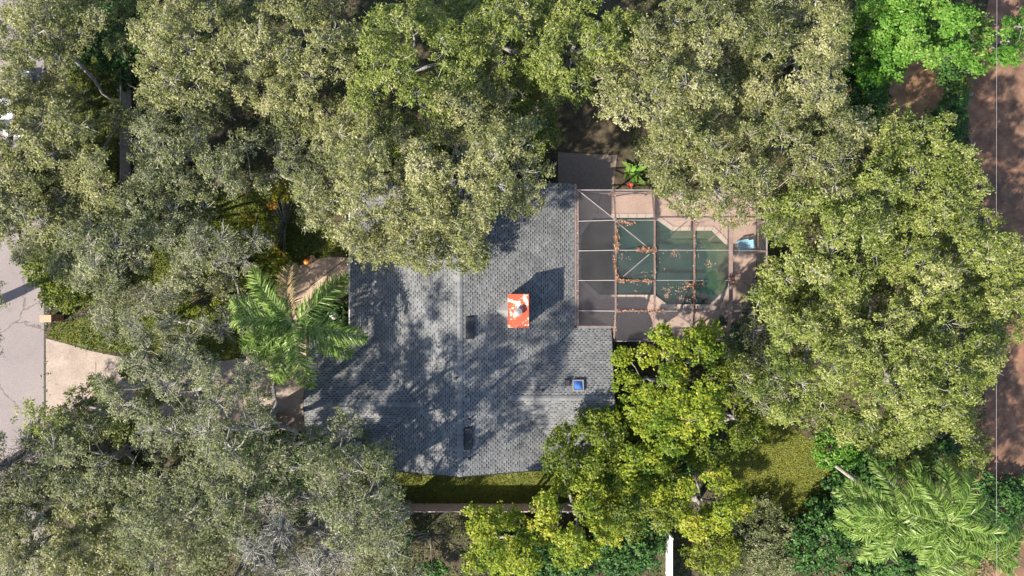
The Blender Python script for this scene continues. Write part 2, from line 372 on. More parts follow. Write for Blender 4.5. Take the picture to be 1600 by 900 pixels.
for i, (nm, pl, dens, off) in enumerate(LAWNS):
    sheet('lawn', pl[::-1], 0.006+0.0002*i, M['lawn'])
    pa = np.array(pl); mn, mx_ = pa.min(0), pa.max(0); A = (mx_-mn).prod()
    n = int(A*dens); X = rng.uniform(mn[0], mx_[0], n); Y = rng.uniform(mn[1], mx_[1], n)
    k = in_poly(pa, X, Y); X, Y = X[k], Y[k]; n = len(X)
    th = rng.uniform(0, 2*math.pi, n); w = rng.uniform(0.02, 0.045, n); h = rng.uniform(0.05, 0.13, n); ln = rng.uniform(0.03, 0.12, n); ph = rng.uniform(0, 2*math.pi, n)
    V = np.zeros((n, 3, 3)); V[:,0] = np.c_[X-np.cos(th)*w, Y-np.sin(th)*w, np.full(n, .005)]
    V[:,1] = np.c_[X+np.cos(th)*w, Y+np.sin(th)*w, np.full(n, .005)]; V[:,2] = np.c_[X+np.cos(ph)*ln, Y+np.sin(ph)*ln, h]
    patch = 0.22*np.sin(X*1.3+2*np.sin(Y*0.9)) * np.cos(Y*1.1+np.sin(X*.7))
    o = obj('grass', np_mesh('grass', V.reshape(-1,3), np.arange(3*n).reshape(-1,3), LEAF['grass'], np.clip(rng.normal(0.5+off, 0.2, n)+patch, 0, 1)))
    tag(o, LAWN_LABELS[i], 'grass', None, 'stuff')

# ------------------------------------------------------------------ the house
house = empty('house', (0, 0, 0))
tag(house, 'single storey house with grey shingle cross gable roof in the middle', 'house')
PI_ = 0.30
def zMR(x, y): return 4.90-PI_*(x+3.3)
def zML(x, y): return 4.90-PI_*(-3.3-x)
def zRT(x, y): return 4.00-PI_*(y+7.1)
def zRB(x, y): return 4.00-PI_*(-7.1-y)
def zLT(x, y): return 4.09-PI_*(y+7.5)
def zLB(x, y): return 4.09-PI_*(-7.5-y)
def clip(poly, cv):
    out = poly
    for i in range(len(cv)):
        ax, ay = cv[i]; bx, by = cv[(i+1) % len(cv)]
        inp, out = out, []
        if not inp: break
        s = [(bx-ax)*(p[1]-ay)-(by-ay)*(p[0]-ax) for p in inp]
        for k in range(len(inp)):
            p, q = inp[k-1], inp[k]; sp, sq = s[k-1], s[k]
            if (sp >= 0) != (sq >= 0):
                t = sp/(sp-sq); out.append((p[0]+t*(q[0]-p[0]), p[1]+t*(q[1]-p[1])))
            if sq >= 0: out.append(q)
    return out
def ccw(p):
    a = sum(p[i-1][0]*p[i][1]-p[i][0]*p[i-1][1] for i in range(len(p)))
    return p if a > 0 else p[::-1]
rs = np.random.default_rng(11)
def shingles(part, pieces, zf, axis, sgn, eave):
    """courses of laminated shingles over convex plan pieces; axis 0/1 and sgn give the downhill way, eave its coordinate"""
    EX, PER = 0.142, 0.29
    mb = MB()
    for pc in pieces:
        pc = ccw(pc); pa = np.array(pc)
        vs = (eave-pa[:,axis])*sgn; us = pa[:,1-axis]
        j0, j1 = int(math.floor(vs.min()/EX))-1, int(math.ceil(vs.max()/EX))+1
        E = [(pc[i], pc[(i+1) % len(pc)]) for i in range(len(pc))]
        for j in range(j0, j1):
            h = (j*7919+31) % 1000/1000.0
            off = (0.5*(j % 2)+0.25*h)*PER
            k0, k1 = int((us.min()-off)/PER)-2, int((us.max()-off)/PER)+2
            for k in range(k0, k1):
                hh = math.sin(j*12.9898+k*78.233)*43758.5453; hh -= math.floor(hh)
                h2 = math.sin(j*39.34+k*11.135)*24634.63; h2 -= math.floor(h2)
                h3 = math.sin(j*5.13+k*91.7)*14634.63; h3 -= math.floor(h3)
                u0 = off+k*PER+0.03*(h2-.5); um = u0+PER*(0.46+0.26*(hh-.5)); u1 = off+(k+1)*PER+0.03*(h3-.5)
                v0, v1 = j*EX, (j+1)*EX; vm = v0+EX*0.60
                tone = 0.55+0.30*(h2-.5)
                for (a, b, c, d, la, t) in ((u0, um, v0, v1, 0.017, tone+0.14*(hh-.5)), (um, u1, v0, vm, 0.006, tone-0.06), (um, u1, vm, v1, 0.006, 0.10+0.13*h3 if hh < .78 else tone-0.1)):
                    q = [(eave-sgn*vv, uu) if axis == 0 else (uu, eave-sgn*vv) for uu, vv in ((a,c),(b,c),(b,d),(a,d))]
                    q = ccw(q)
                    ins = True
                    for (p0, p1) in E:
                        ex, ey = p1[0]-p0[0], p1[1]-p0[1]
                        for p in q:
                            if ex*(p[1]-p0[1])-ey*(p[0]-p0[0]) < 0: ins = False; break
                        if not ins: break
                    if not ins:
                        q = clip(q, pc)
                        if len(q) < 3: continue
                    pts = []
                    for x, y in q:
                        v = (eave-(x if axis == 0 else y))*sgn
                        pts.append((x, y, zf(x, y)+0.012+la*(1-(v-v0)/EX)))
                    mb.poly(pts, t)
    o = mb.build('shingle', M['shingle'], part); o['kind'] = 'stuff'
def roof_slope(label, pieces, zf, axis, sgn, eave):
    mb = MB()
    for pc in pieces:
        pc = ccw(pc); n = len(pc)
        top = [(x, y, zf(x, y)) for x, y in pc]; bot = [(x, y, zf(x, y)-0.16) for x, y in pc]
        mb.faces(top+bot, [tuple(range(n)), tuple(range(2*n-1, n-1, -1))]+[(i, n+i, n+(i+1) % n, (i+1) % n) for i in range(n)])
    o = mb.build('roof_slope', M['deckwood'], house); o['label'] = label
    shingles(o, pieces, zf, axis, sgn, eave)
roof_slope('right slope of the main roof', [[(-3.3,6.9),(-3.3,-7.1),(-0.3,-7.1),(4.16,-2.64),(4.16,6.9)], [(-3.3,-7.1),(-3.3,-11.9),(4.16,-11.9),(4.16,-11.56),(-0.3,-7.1)]], zMR, 0, 1, 4.16)
roof_slope('left slope of the main roof', [[(-3.3,6.9),(-10.74,6.9),(-10.74,-2.76),(-6.0,-7.5),(-3.3,-7.5)], [(-3.3,-7.5),(-6.0,-7.5),(-8.13,-9.63),(-8.13,-11.9),(-3.3,-11.9)]], zML, 0, -1, -10.74)
roof_slope('upper slope of the right wing', [[(-0.3,-7.1),(6.6,-7.1),(6.6,-2.64),(4.16,-2.64)]], zRT, 1, 1, -2.64)
roof_slope('lower slope of the right wing', [[(-0.3,-7.1),(4.16,-11.56),(6.6,-11.56),(6.6,-7.1)]], zRB, 1, -1, -11.56)
roof_slope('upper slope of the garage wing', [[(-6.0,-7.5),(-10.74,-2.76),(-13.4,-2.76),(-13.4,-7.5)]], zLT, 1, 1, -2.76)
roof_slope('lower slope of the garage wing', [[(-6.0,-7.5),(-13.4,-7.5),(-13.4,-9.5),(-8.0,-9.5)], [(-13.4,-9.5),(-13.4,-12.24),(-8.0,-12.24),(-8.0,-9.5)]], zLB, 1, -1, -12.24)
# ridge caps, one folded shingle after another
def ridge(a, b):
    a, b = Vector(a), Vector(b); d = (b-a); L = d.length; d.normalize(); s = Vector((-d.y, d.x, 0)); n = int(L/0.15)
    mb = MB()
    for i in range(n):
        p = a+d*(i*L/n); q = a+d*((i+1)*L/n+0.02); t = 0.62+0.22*(rs.random()-.5)
        if rs.random() < 0.12: t -= 0.2
        w = 0.155; dz = Vector((0,0,w*PI_)); u0 = Vector((0,0,0.034)); u1 = Vector((0,0,0.05))
        mb.poly([p-s*w-dz+u0, q-s*w-dz+u1, q+u1, p+u0], t); mb.poly([p+u0, q+u1, q+s*w-dz+u1, p+s*w-dz+u0], t)
        mb.poly([q+u1, q-s*w-dz+u1, q-s*w-dz+u0, q+u0, q+s*w-dz+u0, q+s*w-dz+u1], 0.1)
    o = mb.build('ridge_cap', M['shingle'], house); o['kind'] = 'stuff'
ridge((-3.3,6.9,4.9), (-3.3,-11.9,4.9)); ridge((6.6,-7.1,4.0), (-0.25,-7.1,4.0)); ridge((-13.4,-7.5,4.09), (-6.05,-7.5,4.09))
for a, b in (((-.3,-7.1,4.0),(4.16,-2.64,2.662)), ((-.3,-7.1,4.0),(4.16,-11.56,2.662)), ((-6.0,-7.5,4.09),(-10.74,-2.76,2.668)), ((-6.0,-7.5,4.09),(-8.1,-9.6,3.46))):
    mb = MB(); mb.bar((a[0],a[1],a[2]+.03), (b[0],b[1],b[2]+.03), .05, .012); mb.build('valley_flashing', M['deckwood'], house)
# walls (with gable ends)
wl = MB()
def wall_block(x0, x1, y0, y1, z1): wl.box(x0, x1, y0, y1, 0, z1)
wall_block(-10.2, 3.62, -2.9, 6.4, 2.55); wall_block(-7.7, 3.60, -11.45, -2.91, 2.54)
wall_block(-12.9, -7.71, -11.7, -3.25, 2.53); wall_block(3.61, 6.1, -11.1, -3.1, 2.52)
def gable_y(y, th, pts): wl.faces([(x, y, z) for x, z in pts]+[(x, y+th, z) for x, z in pts], [(0,1,2),(5,4,3),(0,3,4,1),(1,4,5,2),(2,5,3,0)])
def gable_x(x, th, pts): wl.faces([(x, y, z) for y, z in pts]+[(x+th, y, z) for y, z in pts], [(0,1,2),(5,4,3),(0,3,4,1),(1,4,5,2),(2,5,3,0)])
gable_y(-11.44, .15, [(-8.0,2.55),(3.58,2.55),(-3.3,4.70)]); gable_y(6.2, .15, [(-10.1,2.56),(3.5,2.56),(-3.3,4.70)])
gable_x(5.94, .15, [(-11.05,2.53),(-3.15,2.53),(-7.1,3.8)]); gable_x(-12.89, .15, [(-11.6,2.54),(-3.3,2.54),(-7.5,3.85)])
wl.build('wall', M['stucco'], house)
# gutters and fascias
def gutter(a, b, m='alu_brown', w=0.10):
    mb = MB(); mb.bar(a, b, w, 0.11); return mb.build('gutter', M[m], house)
gutter((-10.81,-2.7,2.60), (-10.81,6.9,2.60), 'vinyl', .07); gutter((4.235,-2.50,2.60), (4.235,6.9,2.60)); gutter((4.30,-2.565,2.59), (6.6,-2.565,2.59))
gutter((-13.4,-2.69,2.60), (-10.9,-2.69,2.60)); gutter((-8.0,-12.31,2.60), (-13.4,-12.31,2.60))
for a, b in (((-8.15,-11.95,3.32),(-3.3,-11.95,4.78)), ((-3.3,-11.951,4.78),(4.2,-11.951,2.53)), ((-8.19,-9.7,3.36),(-8.19,-11.92,3.36)),
             ((-13.45,-12.2,2.56),(-13.45,-7.5,3.97)), ((-13.451,-7.5,3.97),(-13.451,-2.8,2.56)), ((6.65,-11.5,2.54),(6.65,-7.1,3.88)), ((6.651,-7.1,3.88),(6.651,-2.65,2.54))):
    mb = MB(); mb.bar(a, b, 0.035, 0.17); mb.build('fascia', M['metal_dark'], house)
# off-ridge vents, pipes, skylight
def rvent(px, py):
    x, y = P(px, py, 4.75); z = zMR(x, y)
    th = math.atan(PI_)
    R = Matrix.Translation((x, y, z+0.03)) @ Matrix.Rotation(th, 4, 'Y')
    mb = MB(); mb.box(-0.22, 0.22, -0.66, 0.66, 0.0, 0.13, M=R)
    v = mb.build('ridge_vent', M['metal_dark'], house, bevel=0.02)
    f = MB(); f.box(-0.29, 0.25, -0.72, 0.72, -0.01, 0.012, M=R); f.build('flashing', M['metal_dark'], v)
rvent(735, 512); rvent(732, 685)
for px, py in ((733,655), (849,613), (733,716), (714, 590)):
    x, y = P(px, py, 4.6)
    z = max(zMR(x, y) if x > -3.3 else zML(x, y), zRT(x, y) if x > -0.2 and y > -7.1 else 0)
    mb = MB(); mb.tube([(x, y, z-0.05), (x, y, z+0.30)], 0.055, 10); mb.tube([(x, y, z+0.0), (x, y, z+0.06)], [0.13, 0.07], 10)
    mb.build('vent_pipe', M['metal_dark'], house)
x, y = P(886, 598, 3.8); z = zRT(x, y)
mb = MB(); mb.box(x-0.16, x+0.16, y-0.2, y+0.2, z-0.1, z+0.22); mb.build('box_vent', M['metal_dark'], house, bevel=0.02)
x, y = P(903.5, 603, 3.9); z = zRT(x, y)
sk = MB(); R = Matrix.Translation((x, y, z+0.02)) @ Matrix.Rotation(-math.atan(PI_), 4, 'X')
for bx in ((-0.36,0.36,-0.36,-0.29), (-0.36,0.36,0.29,0.36), (-0.36,-0.29,-0.29,0.29), (0.29,0.36,-0.29,0.29)): sk.box(*bx, -0.02, 0.16, M=R)
sko = sk.build('skylight', M['alu_white'], house)
dm = MB(); N_ = 8
for i in range(N_):
    for j in range(N_):
        q = []
        for (ii, jj) in ((i,j),(i+1,j),(i+1,j+1),(i,j+1)):
            u, v = ii/N_*2-1, jj/N_*2-1
            q.append(tuple(R @ Vector((u*0.29, v*0.29, 0.12+0.12*(1-u*u)*(1-v*v)))))
        dm.poly(q)
dm.build('dome', M['skylight'], sko, smooth=True)
# chimney
CX0, CX1, CY0, CY1, CZ = -0.24, 1.03, -2.46, -0.40, 5.30
mb = MB(); mb.box(CX0+0.05, CX1-0.05, CY0+0.05, CY1-0.05, 2.6, CZ-0.06); ch = mb.build('chimney', M['stucco'], house)
mb = MB(); mb.box(CX0, CX1, CY0, CY1, CZ-0.12, CZ); capo = mb.build('chimney_cap', M['rust_cap'], ch, bevel=0.015)
rim = MB()
for bx in ((CX0-.02,CX0+.03,CY0-.02,CY1+.02), (CX1-.03,CX1+.02,CY0-.02,CY1+.02), (CX0+.03,CX1-.03,CY0-.02,CY0+.03), (CX0+.03,CX1-.03,CY1-.03,CY1+.02)): rim.box(*bx, CZ-.14, CZ+.022)
rim.build('cap_rim', M['rust_cap'], ch)
fx, fy = P(809.5, 488, 5.8)
fl = MB(); fl.tube([(fx,fy,CZ-0.02),(fx,fy,CZ+0.26)], 0.16, 16); fl.tube([(fx,fy,CZ+0.28),(fx,fy,CZ+0.33),(fx,fy,CZ+0.40)], [0.27,0.26,0.06], 18)
fl.build('flue_cap', M['alu_white'], ch, smooth=False)
cr = MB(); yr = -1.43                                      # cricket behind the chimney
za = zMR(-0.95, yr); zc = zMR(-0.24, yr)
a0 = (-1.0, yr, zMR(-1.0, yr)+0.03); a1 = (-0.2, yr, zMR(-1.0, yr)+0.02); b0 = (-0.2, yr+0.72, zMR(-0.2, yr)+0.03); b1 = (-0.2, yr-0.72, zMR(-0.2, yr)+0.03)
cr.poly([a0, b1, a1], 0.8); cr.poly([a0, a1, b0], 0.8)
cr.build('cricket', M['shingle'], house)
# small white lamp at the rear eave
lx, ly = P(683, 739, 3.9)
mb = MB(); mb.box(lx-0.10, lx+0.10, ly-0.12, ly+0.05, 3.78, 3.95); mb.build('eave_light', M['white'], house, bevel=0.02)

# ------------------------------------------------------------------ pool, deck
deck_outer = [(3.63,-3.05),(6.12,-3.05),(6.12,-3.75),(17.15,-3.75),(17.15,6.75),(3.63,6.75)]
dk = MB(); sheet_with_hole(dk, deck_outer, POOL, 0.03); dk.build('pool_deck', M['deck'])['kind'] = 'structure'
pool = empty('swimming_pool', (0, 0, 0)); tag(pool, 'angular swimming pool with dark green water under the screen cage', 'swimming pool')
def inset(poly, d):
    out = []; n = len(poly)
    for i in range(n):
        p0, p1, p2 = Vector(poly[i-1]), Vector(poly[i]), Vector(poly[(i+1) % n])
        e1 = (p1-p0).normalized(); e2 = (p2-p1).normalized(); n1 = Vector((-e1.y, e1.x)); n2 = Vector((-e2.y, e2.x))
        b = (n1+n2); b = b/b.length_squared*2
        out.append(tuple(p1+b*d))
    return out
POOL = ccw(POOL); IN = inset(POOL, 0.02); OUT = inset(POOL, -0.28); n = len(POOL)
bs_ = MB()
for i in range(n):
    j = (i+1) % n
    bs_.poly([(*POOL[i], 0.02), (*POOL[j], 0.02), (*POOL[j], -1.5), (*POOL[i], -1.5)][::-1])
bs_.poly([(x, y, -1.5) for x, y in POOL])
bs_.build('basin', M['basin'], pool)
for i in range(n):
    j = (i+1) % n
    L = (Vector(POOL[j])-Vector(POOL[i])).length; m_ = max(1, int(round(L/0.6)))
    for k in range(m_):
        t0, t1 = k/m_+0.006, (k+1)/m_-0.006
        f = lambda A, t: (A[i][0]+(A[j][0]-A[i][0])*t, A[i][1]+(A[j][1]-A[i][1])*t)
        mb = MB(); mb.prism([f(OUT,t0), f(OUT,t1), f(IN,t1), f(IN,t0)], 0.034, 0.075); mb.build('coping_stone', M['coping'], pool)
wt = MB(); W2 = inset(POOL, 0.004); wt.prism(W2, -1.49, -0.09); wt.build('water', M['water'], pool)
# entry steps in the right end
R_ = [(1050,360),(1112,360),(1138,386),(1138,450),(1126,462)]
outer = [P(*p) for p in R_]; inner = [P(*p) for p in [(1050,372),(1106,372),(1124,391),(1124,448),(1118,454)]]
mb = MB(); mb.prism(ccw([Vector(o) for o in outer]+[Vector(o) for o in inner[::-1]]) if False else ccw([tuple(o) for o in outer]+[tuple(o) for o in inner[::-1]]), -1.48, -0.22); mb.build('step', M['step'], pool)
inner2 = [P(*p) for p in [(1058,380),(1100,380),(1112,395),(1112,442),(1108,446)]]
mb = MB(); mb.prism(ccw([tuple(o) for o in inner]+[tuple(o) for o in inner2[::-1]]), -1.48, -0.55); mb.build('step', M['step'], pool)

# ------------------------------------------------------------------ screen cage
cage = empty('screen_cage', (0, 0, 0)); tag(cage, 'pool cage of pale metal beams and insect screen beside the house', 'pool cage')
ZE, ZF = 2.62, 3.45
XS = [P(p, 0, ZF)[0] for p in (962, 1023, 1085, 1142)]; YS = [P(0, p, ZF)[1] for p in (344, 391, 438, 486)]
XL, XR = P(903, 0, ZE)[0], P(1198, 0, ZE)[0]; YT, YB1, YB2 = P(0, 297, ZE)[1], P(0, 511, ZE)[1], P(0, 533, ZE)[1]
def beam(a, b, w=0.10, h=0.14, m='alu'):
    mb = MB(); mb.bar(a, b, w, h); return mb.build('beam', M[m], cage)
def post(x, y, z=ZE): 
    mb = MB(); mb.box(x-.05, x+.05, y-.05, y+.05, 0.03, z); return mb.build('post', M['alu'], cage)
Z_ = lambda x: ZE if x <= XL+.01 or x >= XR-.01 else ZF
# eaves
beam((XL,YB1,ZE), (XL,YT,ZE), .055, .10, 'alu_white'); beam((XL,YT,ZE), (XR,YT,ZE), .055, .10, 'alu_white'); beam((XR,YT,ZE), (XR,YB2,ZE), .06, .12, 'alu_white')
beam((XL,YB1,ZE), (XS[0],YB1,ZE), .055, .10, 'alu_white'); beam((XS[0],YB1,ZE), (XS[0],YB2,ZE), .13, .12); beam((XS[0],YB2,ZE), (XR,YB2,ZE), .055, .10, 'alu_white')
# cross beams of the roof
for i, x in enumerate(XS):
    m = 'alu_brown' if i == 3 else 'alu'; w = 0.22 if i == 3 else 0.10
    beam((x,YS[3],ZF), (x,YS[0],ZF), w, .15, m)
    beam((x,YS[0],ZF), (x,YT,ZE), 0.10 if i != 3 else .2, .13, m); beam((x,YS[3],ZF), (x,YB2,ZE), 0.10 if i != 3 else .2, .13, m)
for i, y in enumerate(YS):
    beam((XS[0],y,ZF+.004), (XS[3],y,ZF+.004), .045, .09, 'alu_white'); beam((XL,y,ZE+.1), (XS[0],y,ZF+.003), .045, .08, 'alu_white'); beam((XS[3],y,ZF), (XR,y,ZE), .04, .08, 'alu_white')
beam((XL,YT,ZE), (XS[0],YS[0],ZF), .05, .07, 'alu_white'); beam((XR,YT,ZE), (XS[3],YS[0],ZF), .05, .07)
# diagonal braces
def br(p, q, m='alu_white'): beam((*P(*p, ZF), ZF-.07), (*P(*q, ZF), ZF-.07), .055, .06, m)
br((965,348),(1012,386)); br((1015,397),(974,432)); br((1108,376),(1141,346),'alu_brown'); br((1110,476),(1140,447),'alu_white'); br((1128,482),(1141,468),'alu_brown')
for x in XS: post(x, YT); post(x, YB2)
for y in YS: post(XR, y)
post(XR, YT); post(XR, YB2); post(XL, YT); post(XL, YB1)
beam((XL,YT,1.0), (XR,YT,1.0), .05, .08); beam((XR,YT-.03,1.0), (XR,YB2,1.0), .05, .08); beam((XS[0],YB2,1.0), (XR,YB2,1.0), .05, .08)
def panel(pts):
    mb = MB(); mb.poly(pts); mb.build('screen_panel', M['screen'], cage)
gxs = [XL]+XS+[XR]; gys = [YT]+YS
def zz(i, j): return ZE if i == 0 or i == 5 or j == 0 or j == 5 else ZF
for i in range(5):
    for j in range(4):
        panel([(gxs[i],gys[j],zz(i,j)),(gxs[i],gys[j+1],zz(i,j+1)),(gxs[i+1],gys[j+1],zz(i+1,j+1)),(gxs[i+1],gys[j],zz(i+1,j))])
    yb = YB1 if i == 0 else YB2
    panel([(gxs[i],YS[3],zz(i,4)),(gxs[i],yb,ZE),(gxs[i+1],yb,ZE),(gxs[i+1],YS[3],zz(i+1,4))])
    panel([(gxs[i],YT,0.04),(gxs[i+1],YT,0.04),(gxs[i+1],YT,ZE),(gxs[i],YT,ZE)])
    if i: panel([(gxs[i],YB2,0.04),(gxs[i+1],YB2,0.04),(gxs[i+1],YB2,ZE),(gxs[i],YB2,ZE)])
gy2 = gys+[YB2]
for j in range(5): panel([(XR,gy2[j],0.04),(XR,gy2[j+1],0.04),(XR,gy2[j+1],ZE),(XR,gy2[j],ZE)])

# dry leaves caught on the cage and floating on the pool
def leaf_quads(Cn, L, W, rng, tilt=0.5, fold=0.0, nrm=None):
    """rhombic leaves centred at Cn"""
    n = len(Cn)
    nv = rng.normal(0, tilt, (n,3)); nv[:,2] += 1.0
    if nrm is not None: nv += nrm
    nv /= np.linalg.norm(nv, axis=1, keepdims=True)
    d = rng.normal(0, 1, (n,3)); d -= nv*(d*nv).sum(1, keepdims=True); d /= np.linalg.norm(d, axis=1, keepdims=True)
    s = np.cross(nv, d)
    V = np.empty((n,4,3)); l = (L*0.5)[:,None]; w = (W*0.5)[:,None]
    V[:,0] = Cn-d*l; V[:,1] = Cn+s*w+d*l*0.15+nv*w*fold; V[:,2] = Cn+d*l; V[:,3] = Cn-s*w+d*l*0.15+nv*w*fold
    return V.reshape(-1,3), np.arange(4*n).reshape(-1,4)
def leaf_tris(Cn, L, W, rng, tilt=0.5, nrm=None):
    n = len(Cn); nv = rng.normal(0, tilt, (n,3)); nv[:,2] += 1.0
    if nrm is not None: nv += nrm
    nv /= np.linalg.norm(nv, axis=1, keepdims=True)
    d = rng.normal(0, 1, (n,3)); d -= nv*(d*nv).sum(1, keepdims=True); d /= np.linalg.norm(d, axis=1, keepdims=True)
    s = np.cross(nv, d); V = np.empty((n,3,3)); l = (L*0.5)[:,None]; w = (W*0.5)[:,None]
    V[:,0] = Cn-d*l-s*w*.2; V[:,1] = Cn+s*w; V[:,2] = Cn+d*l-s*w*.5
    return V.reshape(-1,3), np.arange(3*n).reshape(-1,3)
rl = np.random.default_rng(3)
pts = []
def along(p, q, n, sp, z):
    t = rl.uniform(0, 1, n)**1.0; a = np.array(P(*p, z)); b = np.array(P(*q, z))
    c = a+(b-a)*t[:,None]; c += rl.normal(0, sp, c.shape)*np.abs(np.sin(t*9+p[0]))[:,None]
    pts.append(np.c_[c, z+0.10+rl.uniform(0, .05, n)])
along((963,356),(963,395),260,.10,ZF); along((958,398),(964,436),110,.08,ZF); along((962,438),(1022,439),240,.08,ZF); along((996,390),(1024,391),200,.10,ZF); along((966,346),(990,350),80,.09,ZF)
along((966,485),(1036,486),150,.07,ZF); along((1072,444),(1100,446),130,.11,ZF); along((1083,440),(1085,486),90,.08,ZF); along((1138,340),(1148,352),110,.14,ZF); along((1142,430),(1146,446),90,.11,ZF)
along((962,300),(962,530),60,.06,ZF-.1); along((1085,345),(1085,440),40,.05,ZF); along((1023,345),(1023,486),35,.05,ZF); along((902,300),(902,510),50,.04,ZE+.05)
Cn = np.concatenate(pts); V, F = leaf_quads(Cn, rl.uniform(.08,.16,len(Cn)), rl.uniform(.05,.09,len(Cn)), rl, .5)
tag(obj('leaf_litter', np_mesh('leaf_litter', V, F, M['litter'], rl.uniform(0,1,len(F)))), 'rust coloured dry leaves caught along the cage beams', 'dry leaves', None, 'stuff')
pts = []
for (px, py, r, nn) in ((1045,452,10,22),(1070,450,12,26),(1042,462,5,22),(1062,465,8,16),(975,400,10,10),(1010,425,12,8),(1054,396,9,26),(1108,412,8,18),(1078,470,8,16),(1030,410,30,14),(1000,450,20,8),(1090,395,20,10)):
    c = np.array(P(px, py)); q = c+rl.normal(0, r*K*0.45, (nn,2)); pts.append(np.c_[q, np.full(nn, -0.082)])
Cn = np.concatenate(pts); k = in_poly(inset(POOL, .12), Cn[:,0], Cn[:,1]); Cn = Cn[k]
V, F = leaf_quads(Cn, rl.uniform(.07,.14,len(Cn)), rl.uniform(.05,.09,len(Cn)), rl, .02)
tag(obj('floating_leaves', np_mesh('floating_leaves', V, F, M['litter'], rl.uniform(.4,1,len(F)))), 'pale fallen leaves floating on the green pool water', 'dry leaves', None, 'stuff')

# ------------------------------------------------------------------ blue chair on the deck
x, y = P(1162, 384, 0.4)
chair = empty('lounge_chair', (x, y, 0.034), math.radians(192)); tag(chair, 'light blue plastic chair on the deck right of the pool', 'chair')
# local: front is +x
for k in range(5):
    mb = MB(); yy = -0.25+k*0.125; mb.box(-0.22, 0.33, yy-.055, yy+.055, .36, .385); mb.build('seat_slat', M['blue'], chair, bevel=.008)
for k in range(5):
    yy = -0.24+k*0.12; mb = MB(); mb.bar((-.22,yy,.36), (-.62,yy,.86-.02*abs(k-2)), .10, .025); mb.build('back_slat', M['blue'], chair, bevel=.006)
for s in (-1, 1):
    mb = MB(); mb.box(-.36,.40,s*.36-.06,s*.36+.06,.56,.585); mb.build('armrest', M['blue'], chair, bevel=.01)
    for xx in (-.26, .32):
        mb = MB(); mb.box(xx-.035,xx+.035,s*.35-.03,s*.35+.03,0,.56); mb.build('leg', M['blue'], chair)
mb = MB(); mb.box(.33,.37,-.33,.33,.28,.385); mb.build('front_rail', M['blue'], chair)

# ------------------------------------------------------------------ mailbox pier
mx0, my0 = P(62, 492, 1.42); mx1, my1 = P(80, 503.5, 1.42)
pier = empty('mailbox_pier', ((mx0+mx1)/2, (my0+my1)/2, 0)); tag(pier, 'brick mailbox pier with tan cap at the street edge', 'mailbox')
wx, wy = abs(mx1-mx0)/2-.03, abs(my1-my0)/2-.03
mb = MB(); mb.box(-wx+.012,wx-.012,-wy+.012,wy-.012,0,1.36); mb.build('mortar_core', M['mortar'], pier)
mb = MB(); rb = np.random.default_rng(5)
for c in range(18):
    z0 = .005+c*.075
    for s in (-1,1):
        for xx in np.arange(-wx+(c%2)*.1-.1, wx, .205):
            a, b = max(xx,-wx), min(xx+.195, wx)
            if b-a > .03: mb.box(a,b,s*wy-.02*(1 if s>0 else 0),s*wy+.02*(1 if s<0 else 0),z0,z0+.065,rb.random())
        for yy in np.arange(-wy+.022+((c+1)%2)*.1-.1, wy-.02, .205):
            a, b = max(yy,-wy+.022), min(yy+.195, wy-.022)
            if b-a > .03: mb.box(s*wx-.02*(1 if s>0 else 0),s*wx+.02*(1 if s<0 else 0),a,b,z0,z0+.065,rb.random())
mb.build('brick', M['brick'], pier)['kind'] = 'stuff'
mb = MB(); mb.box(-wx-.03,wx+.03,-wy-.03,wy+.03,1.36,1.43); mb.build('cap', M['cap'], pier, bevel=.012)
mb = MB(); mb.box(-wx-.025,-wx-.001,-.1,.1,.95,1.2); mb.build('mailbox_door', M['metal_dark'], pier, bevel=.006)

# ------------------------------------------------------------------ parked car glimpsed through the oaks
cxp, cyp = P(24, 162, 0.8)
car = empty('parked_car', (cxp, cyp, 0.012), 0); tag(car, 'white parked car glimpsed under the oaks at the left edge', 'car')
def loft(sections, name, mat, par, smooth=True):
    mb = MB(); n = len(sections[0]); b = 0
    for s in sections: mb.v += s
    for i in range(len(sections)-1):
        for k in range(n): mb.f.append((i*n+k, i*n+(k+1)%n, (i+1)*n+(k+1)%n, (i+1)*n+k)); mb.t.append(.5)
    mb.f.append(tuple(range(n))[::-1]); mb.t.append(.5); mb.f.append(tuple((len(sections)-1)*n+k for k in range(n))); mb.t.append(.5)
    return mb.build(name, mat, par, smooth=smooth)
def sec(y, w, z0, z1, r=.12): return [(-w+r,y,z0),(w-r,y,z0),(w,y,z0+r),(w,y,z1-r),(w-r,y,z1),(-w+r,y,z1),(-w,y,z1-r),(-w,y,z0+r)]
loft([sec(-2.25,.70,.35,.75),sec(-2.1,.85,.22,.88),sec(-1,.9,.2,.98),sec(.9,.9,.2,.98),sec(2.0,.86,.22,.86),sec(2.25,.72,.35,.7)], 'body', M['carpaint'], car)
loft([sec(-1.75,.78,.95,1.0,.02),sec(-1.2,.68,.95,1.36,.08),sec(.2,.68,.95,1.40,.08),sec(1.05,.78,.95,.99,.02)], 'window_glass', M['glass_dark'], car)
loft([sec(-1.22,.60,1.37,1.41,.015),sec(-.5,.63,1.39,1.455,.02),sec(.1,.62,1.38,1.45,.02),sec(.28,.58,1.36,1.40,.015)], 'roof', M['carpaint'], car)
for sx in (-1,1):
    for yy in (-1.4,1.4):
        mb = MB(); mb.tube([(sx*.72,yy,.33),(sx*.92,yy,.33)], .32, 18); w = mb.build('wheel', M['rubber'], car)
        mb = MB(); mb.tube([(sx*.90,yy,.33),(sx*.935,yy,.33)], .19, 12); mb.build('rim', M['alu_white'], w)
    mb = MB(); mb.box(sx*.78-.09,sx*.78+.09,2.12,2.26,.58,.70); mb.build('headlight', M['white'], car)

